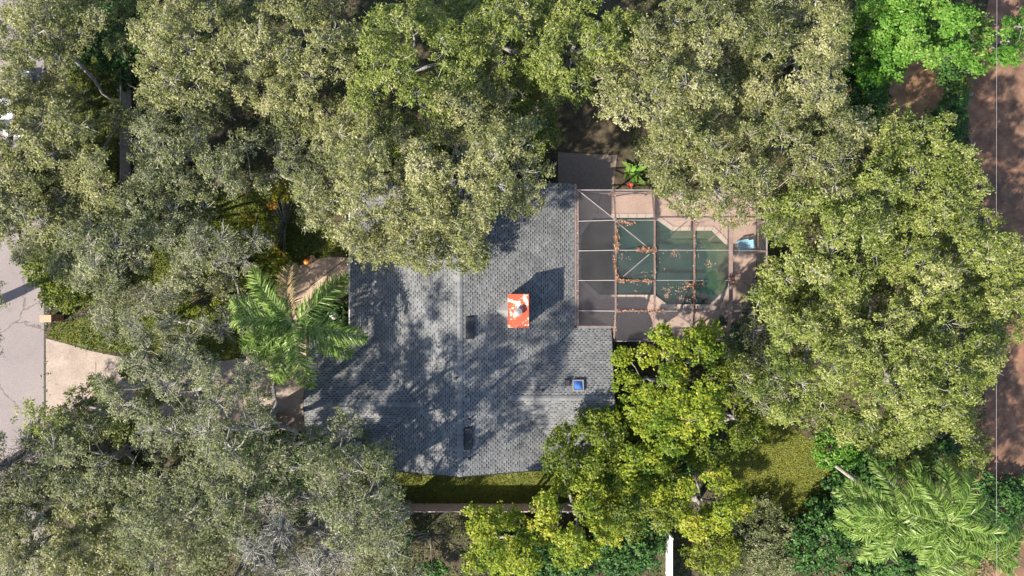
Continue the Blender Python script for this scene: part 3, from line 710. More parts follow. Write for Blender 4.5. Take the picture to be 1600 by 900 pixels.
# ------------------------------------------------------------------ fences
def fence(a, b, h, mat, label, group=None, board=0.15, span=2.4):
    a, b = Vector((*a,0)), Vector((*b,0)); d = b-a; L = d.length; ang = math.atan2(d.y, d.x)
    f = empty('fence', a, ang); tag(f, label, 'fence', group)
    n = max(1, int(round(L/span))); sp = L/n
    for i in range(n+1):
        mb = MB(); mb.box(i*sp-.06,i*sp+.06,-.06,.06,0,h+.06); pst = mb.build('post', mat, f)
        c = MB(); c.faces([(i*sp-.07,-.07,h+.062),(i*sp+.07,-.07,h+.062),(i*sp+.07,.07,h+.062),(i*sp-.07,.07,h+.062),(i*sp,0,h+.12)], [(3,2,1,0),(0,1,4),(1,2,4),(2,3,4),(3,0,4)]); c.build('post_cap', mat, pst)
    for i in range(n):
        x0, x1 = i*sp+.065, (i+1)*sp-.065; m_ = max(1, int((x1-x0)/board)); w = (x1-x0)/m_
        mb = MB()
        for k in range(m_): mb.box(x0+k*w+.004,x0+(k+1)*w-.004,-.012-.004*(k%2),.012+.004*(k%2),.06,h-.09)
        o = mb.build('panel', mat, f)
        mb = MB(); mb.box(x0,x1,-.03,.03,h-.09,h); mb.build('top_rail', mat, o)
        mb = MB(); mb.box(x0,x1,-.025,.025,.02,.06); mb.build('bottom_rail', mat, o)
M['mauve_board'] = noisy('shade_mauve_board', [(0.3, (0.30, 0.22, 0.20)), (0.7, (0.42, 0.33, 0.31))], 3, 0.8)  # mauve tone holds the shade on the house-facing side of the boards
fence(P(560,787), P(1046,787), 1.75, M['mauve_board'], 'long shade-toned mauve board fence along the back lawn')
fence(P(1041,827), P(1041,960), 1.8, M['white'], 'white vinyl fence running off the bottom edge')
fence(P(205,60), P(205,345), 1.35, M['wood'], 'shade-toned grey fence beside the mossy patch at upper left')

# ------------------------------------------------------------------ power lines, log
def wire(px, z, label, y0=-75, y1=75):
    x = P(px, 0, z)[0]; pts = [(x+0.10*math.sin(t*3), y0+(y1-y0)*t, z+1.2*(2*t-1)**2) for t in np.linspace(0,1,41)]
    mb = MB(); mb.tube(pts, .010, 6); tag(mb.build('power_line', M['wire'], None, smooth=True), label, 'cable', 'overhead cables')
wire(1554, 8.5, 'thin overhead cable crossing the brown dirt lot'); wire(1598.5, 8.0, 'overhead cable along the right edge of the picture')
a, b = P(1528,768,.3), P(1612,796,.3)
lg = MB(); A_, B_ = Vector((*a,.28)), Vector((*b,.30)); lp = [A_.lerp(B_, t)+Vector((0,.06*math.sin(t*7),0)) for t in np.linspace(0,1,9)]
lg.tube(lp, [.17,.19,.20,.21,.22,.23,.24,.25,.26], 12)
lo = lg.build('fallen_log', M['log'], None, smooth=True); tag(lo, 'brown fallen tree trunk lying in the dirt lot at lower right', 'log')

# ------------------------------------------------------------------ pumpkin and pot by the walk
x, y = P(479, 409, .2)
pk = empty('pumpkin', (x, y, .016)); tag(pk, 'orange pumpkin on the front walk', 'pumpkin')
mb = MB(); NS, NR = 28, 10
for r_ in range(NR):
    for s_ in range(NS):
        q = []
        for (rr, ss) in ((r_,s_),(r_,s_+1),(r_+1,s_+1),(r_+1,s_)):
            ph = math.pi*rr/NR; th = 2*math.pi*ss/NS; rad = .22*(math.sin(ph)**.8)*(1+.07*math.cos(th*9)); q.append((rad*math.cos(th), rad*math.sin(th), .16-.16*math.cos(ph)*(1 if True else 0)))
        mb.poly(q)
mb.build('rind', M['orange'], pk, smooth=True)
mb = MB(); mb.tube([(0,0,.29),(.01,.01,.34),(.04,.02,.38)], [.035,.025,.02], 7); mb.build('stem', M['log'], pk)
x, y = P(489, 405, .2)
pt = empty('flower_pot', (x, y, .016)); tag(pt, 'dark terracotta pot next to the pumpkin', 'flower pot')
mb = MB(); mb.tube([(0,0,0),(0,0,.34),(0,0,.341),(0,0,.40)], [.16,.22,.25,.25], 18); mb.build('pot', M['terracotta'], pt)
mb = MB(); mb.tube([(0,0,.402),(0,0,.41)], [.20,.20], 18); mb.build('soil', M['soil'], pt)

# ------------------------------------------------------------------ trees
OPEN = [np.array(p, float) for p in (
 [(548,402),(600,440),(650,446),(720,438),(752,420),(790,362),(830,340),(896,290),(956,510),(958,590),(905,640),(838,664),(826,736),(630,736),(612,690),(560,640),(486,640),(486,592),(548,540)],
 [(903,299),(1030,297),(1036,330),(1060,352),(1120,350),(1196,332),(1176,480),(1140,500),(1045,490),(1012,535),(960,535)],
 [(884,150),(932,160),(940,210),(985,205),(985,240),(884,240)], [(878,235),(960,238),(960,298),(895,298)],
 [(0,395),(18,392),(64,470),(66,488),(112,488),(108,512),(150,548),(150,596),(70,610),(24,640),(0,705)],
 [(428,575),(484,575),(484,668),(432,668)], [(456,402),(548,402),(548,470),(456,478)],
 [(640,738),(848,738),(848,775),(700,786),(640,775)], [(1168,690),(1270,690),(1275,762),(1175,775)],
 [(1516,112),(1600,104),(1600,300),(1545,295),(1520,210)], [(1550,575),(1600,560),(1600,745),(1540,740)], [(1408,105),(1462,95),(1466,175),(1408,185)],
 [(118,112),(183,112),(183,172),(122,172)], [(17,134),(28,134),(28,140),(17,140)], [(608,148),(634,142),(636,158),(610,166)],
 [(640,800),(715,800),(715,880),(640,880)], [(192,200),(206,200),(206,300),(192,300)], [(340,170),(376,170),(380,210),(350,205)], [(962,250),(1010,250),(1014,290),(962,290)],
 [(234,418),(264,418),(264,446),(234,446)], [(432,322),(470,318),(474,392),(436,396)], [(296,452),(328,452),(328,478),(296,478)], [(392,312),(420,312),(420,336),(392,336)], [(330,330),(352,330),(352,352),(330,352)], [(1042,838),(1060,838),(1060,900),(1042,900)])]
def open_at(px, py):
    r = np.zeros(len(px), bool)
    for p in OPEN: r |= in_poly(p, px, py)
    return r
def tubes(A, B, r0, r1, sides=3):
    n = len(A); D = B-A; L = np.linalg.norm(D, axis=1, keepdims=True)+1e-9; D = D/L
    ref = np.where(np.abs(D[:,2:3]) > .9, np.array([[1.,0,0]]), np.array([[0,0,1.]]))
    s = np.cross(D, ref); s /= np.linalg.norm(s, axis=1, keepdims=True)+1e-9; u = np.cross(s, D)
    V = np.empty((n, 2*sides, 3))
    for k in range(sides):
        a = 2*math.pi*k/sides; o = s*math.cos(a)+u*math.sin(a)
        V[:,k] = A+o*r0[:,None]; V[:,sides+k] = B+o*r1[:,None]
    base = (np.arange(n)*2*sides)[:,None]
    F = np.concatenate([base+np.array([[k,(k+1)%sides,sides+(k+1)%sides,sides+k]]) for k in range(sides)])
    return V.reshape(-1,3), F, np.tile(np.arange(n), sides)
STY = {  # leaf material, leaves per m2, leaf length, width, tufts per clump, clump radius, spacing, twigs per tuft, dome, lower layer share
 'oak':    ('oak',   680, .175, .080, 24, .85, .95, 1.0, .34, .42),
 'oakg':   ('oakg',  690, .18, .084, 24, .85, .95, .6, .34, .42),
 'oakd':   ('oakd',  600, .165, .074, 24, .85, 1.0, 1.3, .34, .42),
 'thin':   ('oakd',  330, .155, .066, 22, .85, 1.05, 2.2, .30, .4),
 'bare':   ('oakd',   22, .14, .07, 34, .90, .95, 3.2, .35, .6),
 'yellow': ('yellow', 480, .21, .11, 24, .75, 1.0, .12, .42, .6),
 'mid':    ('lime',  420, .19, .10, 22, .75, 1.0, .2, .40, .6),
 'dark':   ('dark',  300, .24, .13, 18, .70, .95, .1, .40, .5),
 'bright': ('bright', 420, .23, .11, 18, .72, 0.95, .05, .40, .9),
 'croton': ('croton', 260, .19, .10, 18, .60, .80, .15, .40, .4),
 'lime':   ('lime',  260, .20, .10, 18, .60, .80, .15, .40, .4),
}
def make_tree(name, label, px, py, rpx, H, sty, seed, cat='tree', group=None, toff=0.0, squash=(1, 1), dens=1.0):
    r = np.random.default_rng(seed)
    lm, lpm, LL, LW, ntuft, CR, SP, TW, dome, low = STY[sty]
    cx, cy = P(px, py, H*0.85); R = rpx*K*(CAM_H-H*0.85)/CAM_H
    small = H < 3.2
    if small: CR *= .6; SP *= .62; ntuft = int(ntuft*.6)
    # clump centres, dart throwing with an uneven outline
    ph = r.uniform(0, 2*math.pi, 4)
    cand = r.uniform(-1.15, 1.15, (5000, 2))
    th = np.arctan2(cand[:,1], cand[:,0]); rad = np.hypot(cand[:,0], cand[:,1])
    edge = 0.94+.10*np.sin(2*th+ph[0])+.08*np.sin(3*th+ph[1])+.07*np.sin(5*th+ph[2])+.05*np.sin(9*th+ph[3])
    cand = cand[rad < edge]*np.array([R*squash[0], R*squash[1]])
    pts = []
    for layer in (0, 1):
        sp = SP if layer == 0 else SP/max(low, .05)**.5
        acc = np.zeros((0,2))
        for c in cand[layer*1800:(layer+1)*1800+600]:
            if len(acc) == 0 or ((acc-c)**2).sum(1).min() > sp*sp: acc = np.vstack([acc, c])
        rr = (acc[:,0]/(R*squash[0]))**2+(acc[:,1]/(R*squash[1]))**2
        z = H*(1-dome*rr)-CR*.5+r.normal(0, .10*H*.5, len(acc)) - (0 if layer == 0 else 1)*r.uniform(.14, .30, len(acc))*H
        pts.append(np.c_[acc, np.maximum(z, CR*.6)])
    Cc = np.concatenate(pts)
    if not small:                                        # boughs: rounded heads with darker gaps between them
        bc = np.zeros((0,2))
        for c in cand[::-1][:1500]:
            if len(bc) == 0 or ((bc-c)**2).sum(1).min() > 2.5**2: bc = np.vstack([bc, c])
        bd = np.sqrt(((Cc[:,None,:2]-bc[None])**2).sum(2)); bi = bd.argmin(1); bd = bd.min(1)
        bz = r.normal(0, .6, len(bc))
        Cc[:,2] += bz[bi]+.75*(1-(bd/1.35)**2)-.3
        keep = (bd < (1.28 if lm in ('yellow','lime') else 1.40)) | (r.random(len(bd)) < (.28 if lm in ('yellow','lime') else .36))
        Cc = Cc[keep]; Cc[:,2] = np.maximum(Cc[:,2], CR)
    # nothing grows where the photograph shows openings
    wxs = topx(Cc[:,0]+cx, Cc[:,1]+cy, Cc[:,2]); q = np.zeros(len(Cc), bool); m_ = 11*CR/.85
    for ox, oy in ((0,0),(m_,0),(-m_,0),(0,m_),(0,-m_)): q |= open_at(wxs[0]+ox, wxs[1]+oy)
    Cc = Cc[~q]
    if len(Cc) == 0: return None
    nC = len(Cc)
    cr = CR*r.uniform(.75, 1.25, nC); ctone = r.normal(0, .12, nC)+toff
    # tufts
    nt = ntuft; ti = np.repeat(np.arange(nC), nt); d = r.normal(0, 1, (nC*nt, 3)); d /= np.linalg.norm(d, axis=1, keepdims=True)
    d[:,2] = np.where(r.random(nC*nt) < .75, np.abs(d[:,2]), d[:,2]); rr = r.uniform(.35, 1.15, nC*nt)**.5
    T = Cc[ti]+d*rr[:,None]*cr[ti][:,None]*np.array([1, 1, .62])
    # leaves
    area = math.pi*R*R*squash[0]*squash[1]*(nC/max(1, len(q)))
    nl = max(2, int(round(area*lpm*dens*(1+low*.6)/max(1, len(T))*(.42 if small else .62)/ (1 if not small else .6))))
    if sty == 'bare': nl = 1
    li = np.repeat(np.arange(len(T)), nl); n = len(li)
    Cn = T[li]+r.normal(0, 1, (n,3))*np.array([.125, .125, .075])*(1 if not small else .8)
    out = (Cn-Cc[ti[li]]); out /= np.linalg.norm(out, axis=1, keepdims=True)+1e-6
    L = LL*r.uniform(.65, 1.3, n); W = LW*r.uniform(.7, 1.25, n)
    V, F = leaf_tris(Cn, L, W*1.35, r, .6, out*.45) if lm[:3] == 'oak' else leaf_quads(Cn, L, W, r, .55, .25, out*.45)
    tt = r.normal(0, .10, len(T))
    tint = np.clip(.50+ctone[ti[li]]+tt[li]+r.normal(0, .20, n), 0, 1)
    t = empty(name, (cx, cy, 0)); tag(t, label, cat, group)
    obj('crown', np_mesh('crown', V, F, LEAF[lm], tint), t)
    # wood: trunk, limbs to the clumps, twigs
    if small:
        A = np.c_[r.normal(0, .1, (nC,2)), np.zeros(nC)]; B = Cc
        V, F, ix = tubes(A, B, np.full(nC, .025), np.full(nC, .012)); obj('stem', np_mesh('stem', V, F, M['twig'], r.uniform(0,.6,nC)[ix]), t)['kind'] = 'stuff'
        return t
    tr = MB(); hb = H*r.uniform(.28, .38); tw_ = 0.035*H
    lean = r.normal(0, .3, 2)
    bo = np.array([cx, cy])*(.20 if H > 9.5 else .10); lean = lean+bo*.55
    tr.tube([(bo[0],bo[1],-.05),(bo[0]*.9+lean[0]*.2,bo[1]*.9+lean[1]*.2,.3),(bo[0]*.4+lean[0]*.6,bo[1]*.4+lean[1]*.6,hb*.6),(lean[0],lean[1],hb)], [tw_*1.5, tw_*1.05, tw_*.9, tw_*.8], 12)
    fork = np.array([lean[0], lean[1], hb])
    nm = max(4, min(9, int(nC/12)))
    sel = [int(((Cc-fork)**2).sum(1).argmax())]           # limbs reach towards clumps that are really there
    while len(sel) < min(nm, nC):
        dm_ = ((Cc[:,None,:2]-Cc[sel][None,:,:2])**2).sum(2).min(1); sel.append(int(dm_.argmax()))
    nm = len(sel)
    mends = fork+(Cc[sel]-fork)*r.uniform(.55, .78, nm)[:,None]; mends[:,2] = np.minimum(mends[:,2], Cc[sel][:,2]-.7)
    nodes = []; nrad = []
    for k in range(nm):
        e = mends[k]; mid = fork*.5+e*.5+np.r_[r.normal(0, .25, 2), -.05*H]
        tr.tube([tuple(fork-np.array([0,0,.15])), tuple(fork*.75+mid*.25+r.normal(0,.08,3)), tuple(mid), tuple(mid*.45+e*.55+r.normal(0,.15,3)), tuple(e)], [tw_*.55, tw_*.46, tw_*.36, tw_*.27, tw_*.18], 8)
        for f in (.35, .6, .8, 1.0): nodes.append(mid*(1-f)+e*f)
        nodes.append(mid)
    tr.tube([tuple(fork), (fork[0]*.5, fork[1]*.5, H*.62)], [tw_*.6, tw_*.3], 8); nodes.append(np.array([fork[0]*.5, fork[1]*.5, H*.6]))
    tr.build('trunk', M['bark'], t, smooth=True)
    nodes = np.array(nodes); order = np.argsort(((Cc-fork)**2).sum(1)); Bp = np.zeros((nC,3)); lev = np.zeros(nC)
    pool_ = list(nodes); plev = [0.]*len(nodes)
    for ci in order:
        pa_ = np.array(pool_); pi_ = int((((pa_-Cc[ci])**2).sum(1)+np.array(plev)*.5).argmin()); Bp[ci] = pa_[pi_]; lev[ci] = plev[pi_]+1
        pool_.append(Cc[ci]-np.array([0,0,.12])); plev.append(lev[ci])
    mid = Bp*.5+Cc*.5+r.normal(0, .16, (nC,3)); q3 = Bp*.2+Cc*.8+r.normal(0, .16, (nC,3))
    A1 = np.concatenate([Bp, mid, q3]); B1 = np.concatenate([mid, q3, Cc]); w0 = r.uniform(.030, .055, nC)*(H/9)*np.maximum(.45, 1-.16*lev)
    w0 = np.tile(w0, 3)*np.repeat([1, .8, .6], nC)
    V1, F1, i1 = tubes(A1, B1, w0, w0*.78, 4)
    # twigs from the clump's middle out to and past its tufts, bent once
    ntw = int(len(T)*TW); pk_ = r.integers(0, len(T), ntw); st = Cc[ti[pk_]]+(T[pk_]-Cc[ti[pk_]])*r.uniform(0, .5, ntw)[:,None]
    dv = T[pk_]-Cc[ti[pk_]]
    m1 = st+dv*.5+r.normal(0, .11, (ntw,3)); en = T[pk_]+dv*r.uniform(0, .25, ntw)[:,None]+r.normal(0, .15, (ntw,3))
    w0 = r.uniform(.009, .020, ntw)*(1.35 if sty == 'bare' else 1)
    V2, F2, i2 = tubes(np.concatenate([st, m1]), np.concatenate([m1, en]), np.r_[w0, w0*.8], np.r_[w0*.8, w0*.4], 3)
    o = np_mesh('branches', np.concatenate([V1, V2]), np.concatenate([F1, F2+len(V1)]), M['twig'], np.concatenate([r.uniform(.1,.6,3*nC)[i1], np.tile(r.uniform(.2,1,ntw)*(.75 if sty == 'bare' else 1),2)[i2]]))
    obj('branches', o, t)['kind'] = 'stuff'
    return t

OAK = 'live oaks around the house'
TREES = [
 # label, px, py, r, H, style, tone, squash
 ('grey green oak in the upper left corner', 62, 52, 108, 9.0, 'oak', -.02, (1,.9)),
 ('wide pale oak right of the white car, left of the side fence', 92, 240, 112, 9.0, 'oak', .06, (1,1)),
 ('grey oak reaching over the lawn above the street bush', 190, 385, 112, 8.5, 'oakd', .06, (1.1,.8)),
 ('olive oak right of the side fence along the top edge', 290, 62, 112, 10.0, 'oak', .06, (1,1)),
 ('darker oak below the olive oak, right of the side fence', 272, 232, 92, 8.0, 'oakd', .0, (1,1)),
 ('yellowish olive oak at the top edge left of centre', 458, 70, 110, 10.0, 'oak', .03, (1,1)),
 ('oak with a pale broken limb above the house roof', 622, 108, 118, 10.5, 'oakg', .04, (1,1)),
 ('broad oak overhanging the upper left of the house roof', 570, 268, 122, 10.5, 'oak', .08, (1,1)),
 ('grey twigged oak overhanging the ridge of the house roof', 735, 275, 132, 11.0, 'oak', .05, (1,1)),
 ('low oak bough resting over the left roof slope', 668, 392, 74, 8.5, 'oak', .0, (1.25,.8)),
 ('thin oak above the palm left of the house', 430, 262, 92, 7.5, 'oakd', .04, (1,1.1)),
 ('oak at the top edge above the dark clearing', 770, 45, 90, 9.0, 'oakg', .0, (1,1)),
 ('shaded oak left of the dark clearing', 842, 158, 62, 7.0, 'oakg', -.14, (1,1.2)),
 ('bright olive oak at the top edge right of the clearing', 905, 62, 90, 9.5, 'oakg', .04, (1,1)),
 ('rounded oak right of the dark clearing', 1035, 145, 122, 10.5, 'oak', .05, (1,1)),
 ('oak leaning over the top side of the pool cage', 1115, 268, 112, 10.0, 'oak', .04, (1,.8)),
 ('oak at the top edge right of centre with bare grey twigs', 1140, 50, 105, 10.0, 'oak', .0, (1,1)),
 ('pale twiggy oak left of the bright green tree', 1245, 88, 98, 10.0, 'oak', .08, (1,1.1)),
 ('oak with a yellow patch above the right oaks', 1265, 235, 105, 10.0, 'oak', .02, (1,1)),
 ('fresh green oak beside the dirt lot', 1435, 285, 122, 10.0, 'oakg', .06, (1.05,.9)),
 ('green oak right of the pool cage', 1300, 385, 112, 10.5, 'oakg', .03, (1,1)),
 ('green oak reaching over the cable at the right edge', 1500, 425, 124, 10.0, 'oakg', .06, (1.05,1)),
 ('oak right of the pool cage above the olive lawn', 1275, 540, 105, 10.0, 'oakg', .05, (1,1.1)),
 ('largest green oak in the middle of the right side', 1425, 575, 138, 11.0, 'oakg', .07, (1,1)),
 ('low oak left of the palms by the dirt lot', 1480, 690, 72, 7.5, 'oakg', .0, (1.2,1)),
 ('dark oak behind the yellow tree below the pool cage', 1190, 560, 62, 6.5, 'oakd', -.14, (.9,1.3)),
 ('small oak at the street corner below the driveway', 105, 640, 82, 8.0, 'oakg', -.02, (1,.8)),
 ('thin grey oak over the driveway', 268, 612, 104, 12.0, 'thin', .04, (1.3,.8)),
 ('thin oak over the lower half of the driveway', 385, 668, 92, 13.5, 'thin', .03, (1,1)),
 ('shaded grey oak left of the garage roof', 372, 770, 105, 13.0, 'oakd', -.06, (1,.9)),
 ('oak overhanging the garage roof corner', 548, 712, 86, 13.0, 'oakd', .0, (1,.8)),
 ('grey green oak in the lower left corner', 95, 848, 112, 7.5, 'oak', .04, (1.1,.9)),
 ('twiggy oak on the bottom edge between two grey oaks', 262, 815, 98, 11.0, 'oakd', .04, (1,1)),
 ('pale leafless lichen covered tree at the bottom edge', 468, 840, 98, 13.0, 'bare', .2, (1.15,.8)),
 ('dark oak at the bottom edge behind the back fence', 622, 822, 86, 13.0, 'oakd', -.10, (1.1,1)),
 ('oak crown cut by the left edge beside the white car', -28, 190, 105, 9.0, 'oak', .04, (.8,1.2)),
 ('oak crown cut by the left edge above the street', -5, 335, 88, 8.0, 'oakd', .06, (1,.8)),
 ('tall thin oak added to shade the roof, between the leafless tree and the garage roof', 562, 782, 74, 14.5, 'oakd', .0, (1,.9)),  # added oak, placed to throw shade across the roof slopes
 ('oak cut by the bottom edge left of the leafless tree', 370, 905, 80, 12.0, 'oakd', -.02, (1.2,.6)),
 ('oak crown filling the lower left edge below the street', 5, 838, 88, 8.5, 'oakd', .06, (.9,1)),
 ('oak crown at the left edge between street and white car', 38, 300, 84, 8.5, 'oak', .02, (1.1,.9)),
 ('open crowned oak above the lime bushes', 345, 425, 84, 7.5, 'thin', .04, (1.1,.9)),
 ('twiggy grey oak below the street corner', 150, 720, 88, 9.0, 'oakd', .05, (1.1,.8)),
 ('loose grey oak between mailbox pier and palm', 235, 500, 84, 7.5, 'thin', .05, (1.3,.7)),
 ('small oak crown over the back of the white car', 30, 172, 40, 7.0, 'oak', .02, (1,.8)),
 ('oak crown cut by the right edge over the cables', 1585, 455, 70, 9.5, 'oakg', .04, (.9,1.3)),
 ('oak crown cut by the left edge at the lower street', -62, 760, 78, 10.5, 'oakd', .04, (1,1)),
 ('oak crown cut by the left edge at the upper street', -72, 500, 76, 10.0, 'oakd', .04, (1,.8)),
 ('low dark oak cut by the bottom edge left of the bottom yellow tree', 592, 905, 62, 6.5, 'oakd', -.08, (1.1,.8)),
 ('bare pinkish shrub tree at the lower left edge', 62, 742, 70, 4.5, 'bare', -.1, (1.1,.9)),
]
for i, (lb, px, py, rp, H, st, to, sq) in enumerate(TREES):
    make_tree('oak_tree' if st != 'bare' else 'bare_tree', lb, px, py, rp, H, st, 100+i, 'tree', OAK if st != 'bare' else None, to, sq)
YEL = [
 ('tall yellow green tree below the pool cage', 1058, 600, 104, 9.5, 'yellow', -.02, (.88,1.15)),
 ('green tree leaning over the right wing roof', 905, 698, 84, 7.0, 'mid', -.06, (1,.75)),
 ('yellow tree at the bottom edge left of the white fence', 765, 852, 84, 7.0, 'yellow', .08, (1,.85)),
 ('yellow tree between the back lawn and the white fence', 905, 815, 76, 7.5, 'yellow', .04, (.85,1.15)),
 ('yellow green tree between the right wing and the back fence', 985, 715, 72, 6.5, 'yellow', -.10, (1,.9)),
 ('golden tree above the white fence', 1092, 785, 78, 6.2, 'yellow', .10, (1.0,.72)),
 ('darker green tree right of the tall yellow green tree', 1145, 655, 70, 6.0, 'mid', -.12, (.9,1.2)),
 ('green tree behind the yellow trees at the bottom', 1000, 770, 82, 5.5, 'mid', -.08, (1,.9)),
]
for i, (lb, px, py, rp, H, st, to, sq) in enumerate(YEL):
    make_tree('broadleaf_tree', lb, px, py, rp, H, st, 300+i, 'tree', 'yellow green trees behind the house', to, sq)
make_tree('broadleaf_tree', 'vivid green tree in the upper right', 1450, 38, 92, 8.5, 'bright', 401, 'tree', None, .08, (1.05,.85), 1.7)
make_tree('broadleaf_tree', 'lower vivid green tree beside the deep green bush', 1395, 62, 62, 6.0, 'bright', 403, 'tree', None, .0, (1,.9), 1.2)
make_tree('broadleaf_tree', 'vivid green tree in the top right corner', 1592, 55, 52, 7.0, 'bright', 402, 'tree', None, .04, (.8,1.2))
SHR = [
 ('bush', 'deep green bush left of the orange dirt patch', 1340, 128, 72, 3.6, 'dark', .06, (1,1)),
 ('bush', 'green bush between the dirt patch and the dirt lot', 1490, 160, 44, 3.4, 'dark', .1, (.7,1.7)),
 ('bush', 'bright leafed bush right of the dirt patch', 1500, 118, 42, 3.4, 'lime', .0, (1,.7)),
 ('bush', 'glossy green bush at the street edge above the mailbox pier', 92, 418, 66, 3.0, 'mid', -.1, (1,1)),
 ('bush', 'low lime bush left of the palm', 300, 452, 60, 3.0, 'lime', .12, (1.2,1)),
 ('bush', 'yellow orange bush above the front walk', 425, 345, 60, 3.0, 'croton', .0, (.9,1.2)),
 ('bush', 'lime bush under the oak left of the front walk', 370, 395, 58, 3.0, 'lime', .1, (1,1)),
 ('bush', 'small pale shrub at the foot of the mailbox pier', 88, 513, 14, .6, 'oakd', .2, (1,.8)),
 ('bush', 'dark bush in the shade left of the garage', 420, 735, 60, 2.4, 'dark', .1, (1,1)),
 ('bush', 'green bush under the bare shrub tree', 135, 770, 60, 2.2, 'lime', -.1, (1.2,1)),
 ('bush', 'grey green scrub right of the white fence', 1190, 852, 75, 2.2, 'oakd', .0, (1,.8)),
 ('bush', 'dark scrub at the bottom right of the olive lawn', 1285, 850, 60, 2.6, 'dark', .0, (1,.9)),
 ('bush', 'green scrub under the right edge cables', 1568, 800, 60, 1.8, 'dark', .05, (.8,1.2)),
 ('bush', 'dark undergrowth at the foot of the yellow trees', 840, 870, 70, 1.8, 'dark', .0, (1.4,.8)),
 ('bush', 'dark bush in place of shade behind the back fence left of the yellow tree', 665, 850, 62, 2.0, 'dark', -.05, (1,.8)),  # dark leaves standing in for shade on the ground here
 ('bush', 'vivid green bush beside the pale palm trunk', 1318, 708, 32, 2.2, 'bright', .0, (1.2,.8)),
 ('bush', 'dark bush under the palm cluster', 1345, 772, 52, 1.8, 'dark', .0, (1,1)),
 ('bush', 'dark bush on the bottom edge below the palms', 1400, 885, 60, 1.8, 'dark', .0, (1.2,.6)),
 ('bush', 'low yellow green bush right of the white fence', 1122, 866, 42, 3.0, 'mid', .06, (1,.9)),
 ('bush', 'dark bush left of the white fence', 985, 862, 58, 2.0, 'dark', .0, (1,.9)),
 ('bush', 'dark bush between the right oaks and the palms', 1425, 712, 60, 1.8, 'dark', .0, (1.3,.7)),
 ('bush', 'dark undergrowth below the tall yellow green tree', 1040, 700, 70, 2.0, 'dark', .05, (1.2,.9)),
 ('bush', 'dark undergrowth under the oaks at upper left', 165, 55, 60, 2.4, 'dark', .0, (1,1.3)),
 ('bush', 'dark undergrowth at the lower right of the pool cage', 1168, 505, 40, 2.0, 'dark', .0, (1,1)),
]
for i, (nm, lb, px, py, rp, H, st, to, sq) in enumerate(SHR):
    make_tree(nm, lb, px, py, rp, H, st, 500+i, 'bush', 'bushes in the garden', to, sq)

# low growth under the trees
rg = np.random.default_rng(21)
HARD = [np.array([P(*p) for p in q]) for q in (drive, walk, [(-700,-900),(70,-900),(70,1900),(-700,1900)], [(868,150),(985,150),(985,302),(868,302)], [(1512,100),(1560,-60),(1900,-60),(1900,960),(1540,960),(1545,740),(1512,210)], [(1395,90),(1475,90),(1475,200),(1385,200)])]
HARD += [np.array(q) for q in (deck_outer, [(-13,-11.9),(6.2,-11.9),(6.2,-3),(3.7,-3),(3.7,6.5),(-10.3,6.5),(-10.3,-3),(-13,-3)])]
HARD += [np.array(LAWNS[i][1]) for i in (0, 1)]
n = 230000; X = rg.uniform(-38, 38, n); Y = rg.uniform(-23, 23, n)
f = np.sin(X*.9+1.3*np.sin(Y*.7))*np.cos(Y*.8+1.1*np.sin(X*.5))+.6*np.sin(X*2.3+Y*1.7)*np.sin(Y*2.9-X)
k = (f+rg.normal(0, .5, n)) > -.45
for h in HARD: k &= ~in_poly(h, X, Y)
X, Y, f = X[k], Y[k], f[k]; n = len(X)
Z = .04+np.abs(rg.normal(0, .16, n))*np.clip(.5+f, .2, 1.6)
V, F = leaf_quads(np.c_[X, Y, Z], rg.uniform(.10, .24, n), rg.uniform(.06, .12, n), rg, .5, .2)
gm = leafmat('undergrowth_leaf', [(0, (0.03, 0.028, 0.014)), (.25, (.035, .055, .014)), (.6, (.07, .105, .022)), (1, (.15, .165, .035))])
tag(obj('undergrowth', np_mesh('undergrowth', V, F, gm, np.clip(.45+.2*np.sin(X*.45)*np.cos(Y*.5)+rg.normal(0, .2, n), 0, 1))), 'low dark undergrowth covering the ground beneath the oaks', 'undergrowth', None, 'stuff')

